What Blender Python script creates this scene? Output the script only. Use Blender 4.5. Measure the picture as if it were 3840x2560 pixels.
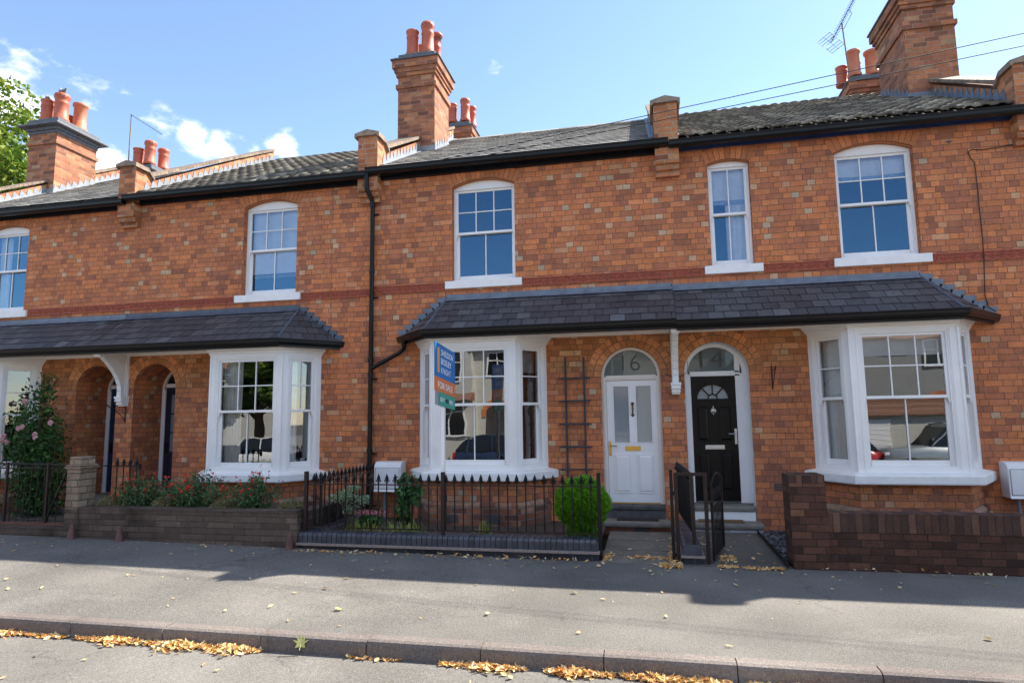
import bpy, bmesh, math, random
import numpy as np
from mathutils import Vector, Matrix

# ------------------------------------------------------------------ clear
for o in list(bpy.data.objects): bpy.data.objects.remove(o, do_unlink=True)
S = bpy.context.scene
COL = S.collection
R = math.radians

# ------------------------------------------------------------------ camera
cam_d = bpy.data.cameras.new('camera'); cam = bpy.data.objects.new('camera', cam_d); COL.objects.link(cam)
cam_d.sensor_width = 36; cam_d.lens = 36 * 2365 / 3840; cam_d.clip_start = 0.05; cam_d.clip_end = 2000
def _cam_matrix(yaw, pitch, roll):
    f = Vector((math.sin(yaw)*math.cos(pitch), math.cos(yaw)*math.cos(pitch), math.sin(pitch)))
    r = Vector((math.cos(yaw), -math.sin(yaw), 0)); d = f.cross(r)
    r2 = r*math.cos(roll) + d*math.sin(roll); d2 = -r*math.sin(roll) + d*math.cos(roll)
    return Matrix(((r2.x, -d2.x, -f.x), (r2.y, -d2.y, -f.y), (r2.z, -d2.z, -f.z))).to_4x4()
cam.matrix_world = Matrix.Translation((0, -10.2, 1.76)) @ _cam_matrix(R(-11.877), R(6.7126), R(0.7748))
S.camera = cam

# ------------------------------------------------------------------ sun, sky, exposure
SUNV = Vector((0.74, 0.53, 1.0)).normalized()
SUN_EL = math.asin(SUNV.z); SUN_AZ = math.atan2(SUNV.x, SUNV.y)
sd = bpy.data.lights.new('sun', 'SUN'); sun = bpy.data.objects.new('sun', sd); COL.objects.link(sun)
sd.energy = 4.0; sd.angle = R(0.55); sd.color = (1.0, 0.93, 0.81)
sun.rotation_euler = SUNV.to_track_quat('Z', 'Y').to_euler(); sun.location = (20, 14, 30)

def build_world():
    w = bpy.data.worlds.new('World'); S.world = w; w.use_nodes = True
    nt = w.node_tree; nt.nodes.clear(); N = nt.nodes; L = nt.links
    sky = N.new('ShaderNodeTexSky'); sky.sky_type = 'NISHITA'; sky.sun_disc = False
    sky.sun_elevation = SUN_EL; sky.sun_rotation = SUN_AZ; sky.air_density = 1.0; sky.dust_density = 0.2; sky.ozone_density = 1.6
    tc = N.new('ShaderNodeTexCoord')
    # clouds: noise over the sky direction, gathered into a few banks
    def blob(d, rad, amp):
        dd = Vector(d).normalized()
        dot = N.new('ShaderNodeVectorMath'); dot.operation = 'DISTANCE'; dot.inputs[1].default_value = dd
        L.new(tc.outputs['Generated'], dot.inputs[0])
        m = N.new('ShaderNodeMapRange'); m.interpolation_type = 'SMOOTHSTEP'; m.inputs[1].default_value = rad; m.inputs[2].default_value = 0.0
        m.inputs[3].default_value = 0.0; m.inputs[4].default_value = amp
        L.new(dot.outputs['Value'], m.inputs[0]); return m.outputs[0]
    blobs = [blob(d, r, a) for d, r, a in CLOUDS]
    acc = blobs[0]
    for b in blobs[1:]:
        a = N.new('ShaderNodeMath'); a.operation = 'MAXIMUM'; L.new(acc, a.inputs[0]); L.new(b, a.inputs[1]); acc = a.outputs[0]
    mp = N.new('ShaderNodeMapping'); mp.inputs['Scale'].default_value = (1, 1, 1.9); L.new(tc.outputs['Generated'], mp.inputs[0])
    n1 = N.new('ShaderNodeTexNoise'); n1.inputs['Scale'].default_value = 16; n1.inputs['Detail'].default_value = 9; n1.inputs['Roughness'].default_value = 0.6
    L.new(mp.outputs[0], n1.inputs['Vector'])
    ad = N.new('ShaderNodeMath'); ad.operation = 'ADD'; L.new(n1.outputs[0], ad.inputs[0]); L.new(acc, ad.inputs[1])
    mr = N.new('ShaderNodeMapRange'); mr.interpolation_type = 'SMOOTHSTEP'; mr.inputs[1].default_value = 0.72; mr.inputs[2].default_value = 1.14
    L.new(ad.outputs[0], mr.inputs[0])
    # thin high haze brightening towards the sun side
    dsun = N.new('ShaderNodeVectorMath'); dsun.operation = 'DOT_PRODUCT'; dsun.inputs[1].default_value = SUNV
    L.new(tc.outputs['Generated'], dsun.inputs[0])
    hz = N.new('ShaderNodeMapRange'); hz.interpolation_type = 'SMOOTHSTEP'; hz.inputs[1].default_value = 0.25; hz.inputs[2].default_value = 1.0; hz.inputs[3].default_value = 0.0; hz.inputs[4].default_value = 0.0
    L.new(dsun.outputs['Value'], hz.inputs[0])
    mixh = N.new('ShaderNodeMix'); mixh.data_type = 'RGBA'; L.new(hz.outputs[0], mixh.inputs[0]); L.new(sky.outputs[0], mixh.inputs[6]); mixh.inputs[7].default_value = (6.2, 7.0, 8.2, 1)
    mix = N.new('ShaderNodeMix'); mix.data_type = 'RGBA'
    L.new(mr.outputs[0], mix.inputs[0]); L.new(mixh.outputs[2], mix.inputs[6]); mix.inputs[7].default_value = (9.3, 8.9, 8.5, 1)
    bg = N.new('ShaderNodeBackground'); bg.inputs[1].default_value = 0.090
    out = N.new('ShaderNodeOutputWorld'); L.new(mix.outputs[2], bg.inputs[0]); L.new(bg.outputs[0], out.inputs[0])
CLOUDS = [((-0.735, 0.565, 0.385), 0.12, 0.46), ((-0.70, 0.60, 0.345), 0.08, 0.44), ((-0.665, 0.62, 0.41), 0.06, 0.27), ((-0.675, 0.66, 0.325), 0.065, 0.50),
          ((-0.615, 0.69, 0.392), 0.05, 0.34), ((-0.59, 0.71, 0.384), 0.055, 0.40), ((-0.562, 0.737, 0.374), 0.055, 0.42), ((-0.535, 0.765, 0.366), 0.035, 0.30), ((-0.493, 0.776, 0.393), 0.042, 0.50), ((-0.201, 0.839, 0.505), 0.04, 0.20),
          ((0.05, -0.45, 0.89), 0.60, 0.70), ((-0.75, -0.35, 0.55), 0.35, 0.5), ((0.75, -0.35, 0.55), 0.35, 0.5), ((-0.75, -0.6, 0.25), 0.25, 0.30), ((0.85, -0.45, 0.3), 0.3, 0.32), ((-0.35, -0.85, 0.42), 0.12, 0.26)]  # wide high banks behind the camera: unseen, added to brighten and whiten the facade
build_world()
S.view_settings.view_transform = 'Standard'; S.view_settings.look = 'None'; S.view_settings.gamma = 1.0
S.view_settings.exposure = 1.74; S.view_settings.use_curve_mapping = False
S.render.engine = 'CYCLES'
S.cycles.max_bounces = 6; S.cycles.diffuse_bounces = 3; S.cycles.glossy_bounces = 3; S.cycles.transparent_max_bounces = 12; S.cycles.transmission_bounces = 3
S.cycles.caustics_reflective = False; S.cycles.caustics_refractive = False

# ================================================================== materials
MATS = {}
class NT:
    def __init__(s, name):
        s.m = bpy.data.materials.new(name); s.m.use_nodes = True; s.t = s.m.node_tree; s.t.nodes.clear()
        s.out = s.t.nodes.new('ShaderNodeOutputMaterial'); s.b = s.t.nodes.new('ShaderNodeBsdfPrincipled')
        s.t.links.new(s.b.outputs[0], s.out.inputs[0]); MATS[name] = s.m
    def n(s, ty, **k):
        o = s.t.nodes.new(ty)
        for a, v in k.items(): setattr(o, a, v)
        return o
    def l(s, a, b): s.t.links.new(a, b)
    def put(s, sock, v):
        if hasattr(v, 'is_linked') or hasattr(v, 'links'): s.l(v, sock)
        else: sock.default_value = v
    def m_(s, op, a, b=0.0, c=0.0):
        o = s.n('ShaderNodeMath', operation=op); s.put(o.inputs[0], a); s.put(o.inputs[1], b)
        if op in ('MULTIPLY_ADD', 'COMPARE', 'SMOOTH_MIN'): s.put(o.inputs[2], c)
        return o.outputs[0]
    def pos(s): return s.n('ShaderNodeNewGeometry').outputs['Position']
    def noise(s, scale, detail=4, rough=0.55, vec=None, stretch=None):
        o = s.n('ShaderNodeTexNoise'); o.inputs['Scale'].default_value = scale; o.inputs['Detail'].default_value = detail; o.inputs['Roughness'].default_value = rough
        v = vec or s.pos()
        if stretch:
            mp = s.n('ShaderNodeMapping'); mp.inputs['Scale'].default_value = stretch; s.l(v, mp.inputs[0]); v = mp.outputs[0]
        s.l(v, o.inputs['Vector']); return o.outputs[0]
    def rng(s, v, a, b, c=0.0, d=1.0, smooth=False):
        o = s.n('ShaderNodeMapRange')
        if smooth: o.interpolation_type = 'SMOOTHSTEP'
        s.put(o.inputs[0], v)
        for i, x in enumerate((a, b, c, d)): o.inputs[i+1].default_value = x
        return o.outputs[0]
    def ramp(s, v, stops, interp='LINEAR'):
        o = s.n('ShaderNodeValToRGB'); cr = o.color_ramp; cr.interpolation = interp
        while len(cr.elements) > 1: cr.elements.remove(cr.elements[-1])
        cr.elements[0].position = stops[0][0]; cr.elements[0].color = (*stops[0][1], 1)
        for p, c in stops[1:]:
            e = cr.elements.new(p); e.color = (*c, 1)
        s.put(o.inputs[0], v); return o.outputs[0]
    def mix(s, f, a, b, mode='MIX'):
        o = s.n('ShaderNodeMix', data_type='RGBA', blend_type=mode)
        s.put(o.inputs[0], f)
        for i, x in ((6, a), (7, b)):
            if isinstance(x, tuple): o.inputs[i].default_value = (*x, 1) if len(x) == 3 else x
            else: s.put(o.inputs[i], x)
        return o.outputs[2]
    def bump(s, h, strength, dist):
        o = s.n('ShaderNodeBump'); o.inputs['Strength'].default_value = strength; o.inputs['Distance'].default_value = dist
        s.l(h, o.inputs['Height']); s.l(o.outputs[0], s.b.inputs['Normal']); return o
    def setc(s, c):
        if isinstance(c, tuple): s.b.inputs['Base Color'].default_value = (*c, 1)
        else: s.l(c, s.b.inputs['Base Color'])

def scale_c(c, k): return tuple(min(1, x*k) for x in c)

def simple(name, col, rough=0.5, var=0.12, nscale=6, bump=0.0, bscale=60, metallic=0.0, spec=0.5, island=0.0, coat=0.0):
    t = NT(name); n = t.noise(nscale, 5)
    c = t.mix(t.rng(n, 0.3, 0.7), scale_c(col, 1-var), scale_c(col, 1+var))
    if island:
        g = t.n('ShaderNodeNewGeometry').outputs['Random Per Island']
        k = t.rng(g, 0, 1, 1-island, 1+island); cc = t.n('ShaderNodeCombineColor'); [t.l(k, cc.inputs[i]) for i in range(3)]
        c = t.mix(1.0, c, cc.outputs[0], 'MULTIPLY')
    t.setc(c); t.b.inputs['Roughness'].default_value = rough; t.b.inputs['Metallic'].default_value = metallic
    t.b.inputs['Specular IOR Level'].default_value = spec; t.b.inputs['Coat Weight'].default_value = coat
    if bump: t.bump(t.noise(bscale, 5, 0.65), bump, 0.01)
    return t.m

def brick(name, stops, mortar, H=0.122, course=0.0905, z0=0.0, joint=0.0075, bumps=0.6, stain=(0.55, 0.5, 0.5), stainamt=0.35, pattern='shh', rough=0.85, vary=0.22, lum=None):
    t = NT(name)
    geo = t.n('ShaderNodeNewGeometry'); P = geo.outputs['Position']
    wob = t.n('ShaderNodeTexNoise'); wob.inputs['Scale'].default_value = 9; wob.inputs['Detail'].default_value = 3; t.l(P, wob.inputs['Vector'])
    wv = t.n('ShaderNodeVectorMath', operation='SUBTRACT'); t.l(wob.outputs['Color'], wv.inputs[0]); wv.inputs[1].default_value = (.5, .5, .5)
    ws = t.n('ShaderNodeVectorMath', operation='SCALE'); t.l(wv.outputs[0], ws.inputs[0]); ws.inputs[3].default_value = 0.013
    wa = t.n('ShaderNodeVectorMath', operation='ADD'); t.l(P, wa.inputs[0]); t.l(ws.outputs[0], wa.inputs[1])
    sp = t.n('ShaderNodeSeparateXYZ'); t.l(wa.outputs[0], sp.inputs[0])
    sn = t.n('ShaderNodeSeparateXYZ'); t.l(geo.outputs['True Normal'], sn.inputs[0])
    ax = t.m_('ABSOLUTE', sn.outputs[0]); ay = t.m_('ABSOLUTE', sn.outputs[1]); az = t.m_('ABSOLUTE', sn.outputs[2])
    sel = t.m_('GREATER_THAN', ax, ay)
    u = t.m_('ADD', t.m_('MULTIPLY', sp.outputs[1], sel), t.m_('MULTIPLY', sp.outputs[0], t.m_('SUBTRACT', 1.0, sel)))
    top = t.m_('GREATER_THAN', az, 0.75)
    v = t.m_('ADD', t.m_('MULTIPLY', sp.outputs[2], t.m_('SUBTRACT', 1.0, top)), t.m_('MULTIPLY', sp.outputs[1], top))
    v = t.m_('SUBTRACT', v, z0)
    vr = t.m_('DIVIDE', v, course); row = t.m_('FLOOR', vr); fv = t.m_('SUBTRACT', vr, row)
    wn = t.n('ShaderNodeTexWhiteNoise', noise_dimensions='1D'); t.l(t.m_('ADD', row, 17.3), wn.inputs['W'])
    odd = t.m_('MODULO', t.m_('ABSOLUTE', row), 2.0)
    shift = t.m_('ADD', t.m_('MULTIPLY', odd, 1.5), t.m_('MULTIPLY', t.m_('FLOOR', t.m_('MULTIPLY', wn.outputs[0], 3.99)), 1.0))
    jit = t.m_('MULTIPLY', t.m_('SUBTRACT', wn.outputs[0], 0.5), 0.35)
    uh = t.m_('ADD', t.m_('ADD', t.m_('DIVIDE', u, H), shift), jit)
    if pattern == 'shh':
        per = 4.0; ud = t.m_('DIVIDE', uh, per); blk = t.m_('FLOOR', ud); f4 = t.m_('MULTIPLY', t.m_('SUBTRACT', ud, blk), per)
        isS = t.m_('LESS_THAN', f4, 2.0); ff = t.m_('FLOOR', f4)
        idh = t.m_('MULTIPLY', ff, t.m_('SUBTRACT', 1.0, isS))
        loc = t.m_('SUBTRACT', f4, idh); wid = t.m_('ADD', isS, 1.0)
        ident = t.m_('ADD', t.m_('MULTIPLY', blk, 4.0), idh)
    elif pattern == 'run':
        ud = t.m_('DIVIDE', uh, 2.0); blk = t.m_('FLOOR', ud); loc = t.m_('MULTIPLY', t.m_('SUBTRACT', ud, blk), 2.0); wid = 2.0; ident = blk; isS = 1.0
    else:
        blk = t.m_('FLOOR', uh); loc = t.m_('SUBTRACT', uh, blk); wid = 1.0; ident = blk; isS = 0.0
    eu = t.m_('MULTIPLY', t.m_('MINIMUM', loc, t.m_('SUBTRACT', wid, loc)), H)
    ev = t.m_('MULTIPLY', t.m_('MINIMUM', fv, t.m_('SUBTRACT', 1.0, fv)), course)
    e = t.m_('MINIMUM', eu, ev)
    e2 = t.m_('ADD', e, t.m_('MULTIPLY', t.m_('SUBTRACT', t.noise(55, 3), 0.5), 0.006))
    mask = t.rng(e2, joint*0.35, joint*0.75, 0, 1, True)
    cv = t.n('ShaderNodeCombineXYZ'); t.l(ident, cv.inputs[0]); t.l(row, cv.inputs[1]); t.put(cv.inputs[2], sel)
    w2 = t.n('ShaderNodeTexWhiteNoise', noise_dimensions='3D'); t.l(cv.outputs[0], w2.inputs['Vector'])
    rv = w2.outputs['Value'] if pattern != 'shh' else t.m_('MULTIPLY', w2.outputs['Value'], t.m_('SUBTRACT', 1.0, t.m_('MULTIPLY', isS, .075)))
    col = t.ramp(rv, stops)
    w3 = t.n('ShaderNodeTexWhiteNoise', noise_dimensions='4D'); t.l(cv.outputs[0], w3.inputs['Vector']); w3.inputs['W'].default_value = 3.3
    k = t.rng(w3.outputs['Value'], 0, 1, 1-vary, 1+vary)
    kk = t.m_('MULTIPLY', k, t.rng(t.noise(38, 6, 0.7), 0.28, 0.72, 0.74, 1.22))
    kk = t.m_('MULTIPLY', kk, t.rng(t.noise(7, 4, 0.6), 0.3, 0.7, 0.85, 1.14))
    cc = t.n('ShaderNodeCombineColor'); [t.l(kk, cc.inputs[i]) for i in range(3)]
    col = t.mix(1.0, col, cc.outputs[0], 'MULTIPLY')
    # small chips and pale bloom
    chips = t.rng(t.noise(120, 3, 0.8), 0.68, 0.74)
    col = t.mix(t.m_('MULTIPLY', chips, 0.5), col, scale_c(mortar, 1.7))
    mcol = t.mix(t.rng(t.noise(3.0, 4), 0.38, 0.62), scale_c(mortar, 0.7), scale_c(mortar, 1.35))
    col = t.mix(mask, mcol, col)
    st = t.m_('MULTIPLY', t.rng(t.noise(0.9, 6, 0.62, stretch=(1, 1, 0.55)), 0.46, 0.68, 0, 1, True), stainamt)
    col = t.mix(st, col, stain, 'MULTIPLY')
    stk = t.m_('MULTIPLY', t.rng(t.noise(2.2, 5, .6, stretch=(1, 1, .16)), .56, .74, 0, 1, True), .32); col = t.mix(stk, col, (.62, .60, .60), 'MULTIPLY')
    t.setc(col); t.b.inputs['Roughness'].default_value = rough; t.b.inputs['Specular IOR Level'].default_value = 0.25
    h = t.m_('ADD', t.m_('MULTIPLY', mask, 1.0), t.m_('MULTIPLY', t.noise(70, 5, 0.7), 0.5))
    h = t.m_('ADD', h, t.m_('MULTIPLY', rv, 0.35))
    t.bump(h, bumps, 0.006)
    return t.m

BR_STOPS = [(0.0, (.32, .125, .074)), (.08, (.40, .148, .08)), (.25, (.48, .172, .086)), (.45, (.55, .195, .086)), (.62, (.59, .205, .082)), (.80, (.63, .225, .09)), (.89, (.60, .25, .12)), (.935, (.58, .32, .18)), (.975, (.58, .38, .235)), (1.0, (.48, .34, .23))]
brick('brick_front', BR_STOPS, (.15, .093, .066), vary=.09, joint=.0068, stainamt=.55, stain=(.80, .86, .98))  # dark mortar; its tone also stands in for shade in the recessed joints
brick('brick_porch', [(0, (.36, .14, .06)), (.3, (.46, .18, .075)), (.7, (.54, .22, .085)), (.9, (.58, .30, .14)), (1, (.58, .38, .2))], (.17, .10, .06))
brick('brick_stack', [(0, (.20, .085, .055)), (.3, (.31, .125, .075)), (.6, (.38, .15, .08)), (.9, (.45, .18, .085)), (1, (.42, .26, .15))], (.27, .20, .15), joint=.010, pattern='run', H=.12)
brick('brick_parapet', [(0, (.30, .11, .06)), (.4, (.45, .17, .075)), (.8, (.52, .20, .09)), (1, (.55, .30, .15))], (.32, .27, .2), joint=.010, pattern='run', H=.12)
brick('brick_dark', [(0, (.055, .028, .022)), (.4, (.085, .040, .029)), (.8, (.12, .055, .037)), (1, (.17, .082, .05))], (.032, .024, .022), pattern='run', H=.118, course=.082, z0=.005, stainamt=.5, joint=.008)
brick('brick_soldier', [(0, (.065, .036, .03)), (.5, (.10, .052, .04)), (1, (.15, .078, .052))], (.04, .03, .03), pattern='head', H=.077, course=.25, z0=.41, joint=.008)
brick('brick_base', [(0, (.13, .06, .05)), (.4, (.26, .11, .07)), (.7, (.36, .14, .075)), (1, (.34, .22, .15))], (.20, .16, .14), joint=.012, pattern='run', H=.122, stainamt=.5)
brick('block_stone', [(0, (.22, .165, .115)), (.5, (.27, .205, .145)), (1, (.32, .25, .18))], (.15, .11, .08), pattern='run', H=.19, course=.098, z0=.03, bumps=1.0, stain=(.35, .3, .3), stainamt=.7, joint=.012)
brick('block_dark', [(0, (.095, .07, .055)), (.5, (.115, .085, .067)), (1, (.14, .105, .083))], (.085, .063, .05), pattern='run', H=.21, course=.082, z0=.03, bumps=1.0, stain=(.38, .35, .34), stainamt=1.0, joint=.010)
brick('brick_blue', [(0, (.035, .038, .05)), (.5, (.05, .052, .066)), (1, (.075, .072, .08))], (.10, .085, .08), pattern='run', H=.12, course=.09, z0=.0, rough=.5, joint=.009)
simple('mortar_dark', (.15, .095, .065), .9, .2, 30)
simple('voussoir', (.50, .175, .068), .85, .18, 30, .3, 60, island=.28)
simple('voussoir_porch', (.55, .215, .08), .85, .18, 30, .3, 60, island=.30)
simple('terracotta', (.38, .085, .04), .6, .22, 25, .2, 80, island=.18)
simple('terracotta_band', (.30, .078, .042), .65, .28, 18, .3, 80)
simple('pot_clay', (.42, .10, .05), .55, .14, 9, .12, 40, island=.06)
simple('pot_orange', (.52, .17, .085), .55, .14, 9, .12, 40)
simple('blue_cap', (.085, .095, .115), .55, .25, 14, .25, 60, island=.2)
simple('coping_tile', (.23, .17, .125), .8, .3, 14, .4, 50, island=.25)
simple('coping_bullnose', (.055, .058, .075), .38, .2, 16, .15, 60, island=.22)
simple('mortar_ledge', (.30, .235, .21), .9, .3, 60, .8, 120)
simple('lead', (.15, .18, .225), .5, .22, 7, .25, 30)
simple('lead_dark', (.08, .10, .135), .5, .22, 7, .25, 30)
simple('lead_bright', (.25, .275, .31), .45, .2, 7, .25, 30)
simple('white_paint', (.87, .86, .85), .38, .03, 3, .04, 40)
simple('white_masonry', (.85, .84, .83), .6, .05, 8, .35, 30)
simple('upvc_white', (.87, .86, .86), .3, .02, 3)
simple('cream_paint', (.80, .73, .67), .5, .05, 4, .1, 40)
simple('black_gutter', (.007, .007, .008), .30, .2, 5, spec=.28)
simple('black_fascia', (.007, .009, .014), .35, .35, 5, .1, 30, spec=.28)
simple('fascia_sky_tint', (.012, .035, .11), .28, .3, 5, .1, 30)  # black gloss fascia with the blue of reflected sky put into its colour
simple('iron_black', (.010, .009, .010), .4, .3, 40, .1, 120, spec=.25)
simple('iron_brown', (.024, .013, .012), .4, .3, 40, .1, 120, spec=.3)
simple('rust_iron', (.12, .05, .038), .55, .35, 18, .3, 60)
simple('brass', (.55, .36, .09), .28, .1, 20, 0, metallic=1.0)
simple('brass_dark', (.18, .11, .045), .35, .2, 20, 0, metallic=1.0)
simple('chrome', (.62, .64, .67), .18, .05, 20, 0, metallic=1.0)
simple('trellis_wood', (.045, .05, .062), .75, .35, 30, .5, 60)
simple('mat_brown', (.17, .095, .04), .95, .2, 90, .8, 200)
simple('mat_dark', (.03, .022, .02), .95, .2, 90, .8, 200)
simple('step_stone', (.19, .175, .15), .75, .25, 8, .4, 60)
simple('step_dark', (.075, .07, .072), .7, .45, 9, .4, 60)
simple('stone_slab', (.17, .155, .13), .85, .22, 4, .4, 90)
simple('meter_plastic', (.80, .80, .82), .4, .03, 5)
simple('grey_pipe', (.22, .25, .30), .5, .1, 10)
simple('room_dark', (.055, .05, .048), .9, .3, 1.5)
simple('curtain', (.88, .88, .87), .85, .08, 10)
simple('curtain_dark', (.25, .27, .3), .85, .15, 10)
simple('blind_white', (.92, .92, .90), .8, .06, 6)
simple('lace', (.35, .45, .6), .8, .5, 60)
simple('soil', (.06, .042, .03), .95, .4, 20, .8, 60)
simple('wire_black', (.012, .012, .012), .6)
simple('wire_grey', (.25, .2, .17), .6)
simple('aerial_metal', (.07, .06, .06), .45, .3, 20, 0, metallic=.5)
simple('aerial_pole', (.22, .14, .10), .5, .3, 20)
simple('board_blue', (.006, .17, .50), .4, .02)
simple('board_orange', (.78, .20, .05), .35, .02)
simple('board_yellow', (.90, .42, .07), .35, .02)
simple('board_green', (.015, .36, .27), .35, .02)
simple('board_grey', (.33, .35, .36), .4, .05)
simple('ink_white', (.85, .85, .85), .4, .01)
simple('ink_dark', (.012, .013, .014), .4, .01)
simple('etched_dark', (.035, .042, .042), .35, .05)
simple('door_blue', (.010, .035, .085), .3, .1)
simple('door_navy', (.018, .024, .045), .3, .1)
simple('feather', (.20, .21, .24), .8, .5, 40)
simple('pebble_slate', (.075, .085, .10), .6, .3, 20, .2, 60, island=.6)
simple('edging_black', (.012, .012, .013), .5)
simple('bark', (.10, .075, .05), .9, .3, 12, .8, 30)
simple('render_white', (.55, .53, .47), .85, .06, 2, .3, 60)
simple('render_grey', (.27, .275, .265), .85, .08, 2, .3, 60)
simple('car_silver', (.42, .45, .46), .25, .03, 2, metallic=.6, coat=.6)
simple('car_red', (.45, .02, .02), .25, .03, 2, coat=.8)
simple('car_white', (.72, .72, .70), .25, .03, 2, coat=.8)
simple('car_navy', (.02, .035, .075), .25, .03, 2, coat=.8)
simple('tyre', (.02, .02, .02), .8)
simple('lamp_red', (.5, .02, .02), .2)
simple('lamp_amber', (.9, .3, .03), .2)
simple('lamp_clear', (.8, .8, .8), .15)
simple('stripe_yellow', (.75, .65, .03), .4)
simple('dark_glass', (.015, .018, .02), .03, .05)
simple('letter_silver', (.55, .57, .6), .3, .05, metallic=.8)
simple('vent_clay', (.34, .14, .10), .8, .15, 20)

def leaf_mat(name, cols, rough=.55, trans=.25):
    t = NT(name); g = t.n('ShaderNodeNewGeometry').outputs['Random Per Island']
    n = len(cols); c = t.ramp(g, [(i/(n-1), cols[i]) for i in range(n)])
    t.setc(c); t.b.inputs['Roughness'].default_value = rough; t.b.inputs['Specular IOR Level'].default_value = .3
    tr = t.n('ShaderNodeBsdfTranslucent'); t.l(c, tr.inputs[0])
    ms = t.n('ShaderNodeMixShader'); ms.inputs[0].default_value = trans; t.l(t.b.outputs[0], ms.inputs[1]); t.l(tr.outputs[0], ms.inputs[2]); t.l(ms.outputs[0], t.out.inputs[0])
    return t.m
leaf_mat('leaf_rose', [(.015, .045, .012), (.03, .085, .02), (.05, .13, .03), (.09, .19, .04)])
leaf_mat('leaf_salvia', [(.045, .10, .04), (.08, .17, .06), (.12, .22, .09)])
leaf_mat('leaf_dry_shrub', [(.16, .14, .05), (.25, .22, .09), (.34, .31, .17), (.12, .13, .05)])
leaf_mat('leaf_variegated', [(.12, .22, .10), (.25, .36, .2), (.5, .56, .42)])
leaf_mat('leaf_topiary', [(.08, .24, .012), (.14, .38, .018), (.21, .48, .03), (.28, .56, .05)], trans=.35)
leaf_mat('leaf_strap', [(.10, .24, .04), (.2, .34, .06), (.38, .4, .09), (.42, .26, .08), (.15, .3, .06)])
leaf_mat('leaf_fig', [(.03, .10, .03), (.05, .15, .04), (.10, .22, .05)])
leaf_mat('leaf_tree', [(.05, .11, .012), (.10, .18, .02), (.17, .25, .03), (.25, .28, .035)], trans=.3)
leaf_mat('leaf_dark_tree', [(.03, .07, .012), (.06, .12, .02), (.12, .18, .03), (.2, .24, .05)], trans=.3)
leaf_mat('leaf_fallen', [(.30, .12, .05), (.55, .26, .08), (.62, .36, .13), (.66, .47, .24), (.5, .45, .2), (.62, .52, .34)], .7, .1)
leaf_mat('leaf_drift', [(.45, .20, .07), (.68, .33, .09), (.78, .48, .16), (.80, .60, .30), (.62, .30, .10), (.84, .70, .46), (.74, .62, .28)], .65, .15)
leaf_mat('leaf_grey', [(.28, .38, .33), (.36, .46, .4)], .6, .1)
leaf_mat('leaf_maple', [(.42, .42, .14), (.5, .5, .2)], .6, .2)
leaf_mat('petal_red', [(.55, .015, .015), (.75, .03, .02), (.8, .05, .04)], .6, .2)
leaf_mat('petal_pink', [(.75, .38, .42), (.8, .5, .52), (.85, .62, .6)], .6, .3)
leaf_mat('petal_sedum', [(.5, .10, .14), (.65, .22, .24), (.6, .35, .3)], .7, .2)

def slate_mat(name, stops, rough=.55):
    t = NT(name); g = t.n('ShaderNodeNewGeometry').outputs['Random Per Island']
    c = t.ramp(g, stops)
    k = t.rng(t.noise(16, 6, .7), .3, .7, .72, 1.28); cc = t.n('ShaderNodeCombineColor'); [t.l(k, cc.inputs[i]) for i in range(3)]
    c = t.mix(1.0, c, cc.outputs[0], 'MULTIPLY')
    lich = t.rng(t.noise(70, 3, .7), .70, .76); c = t.mix(t.m_('MULTIPLY', lich, .6), c, (.45, .45, .42))
    t.setc(c); t.b.inputs['Roughness'].default_value = rough
    t.bump(t.noise(45, 5, .7), .35, .006); return t.m
slate_mat('slate', [(0, (.040, .042, .050)), (.35, (.055, .057, .066)), (.7, (.070, .071, .080)), (.92, (.083, .085, .093)), (1, (.12, .13, .14))], .45)
slate_mat('slate_roof', [(0, (.15, .145, .14)), (.5, (.235, .225, .205)), (.85, (.31, .295, .265)), (1, (.38, .36, .32))], .7)
slate_mat('pantile', [(0, (.075, .06, .045)), (.5, (.13, .11, .08)), (.85, (.21, .18, .135)), (1, (.30, .27, .21))], .8)
slate_mat('tile_brown', [(0, (.16, .075, .05)), (.5, (.22, .11, .07)), (1, (.27, .15, .1))], .8)

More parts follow.
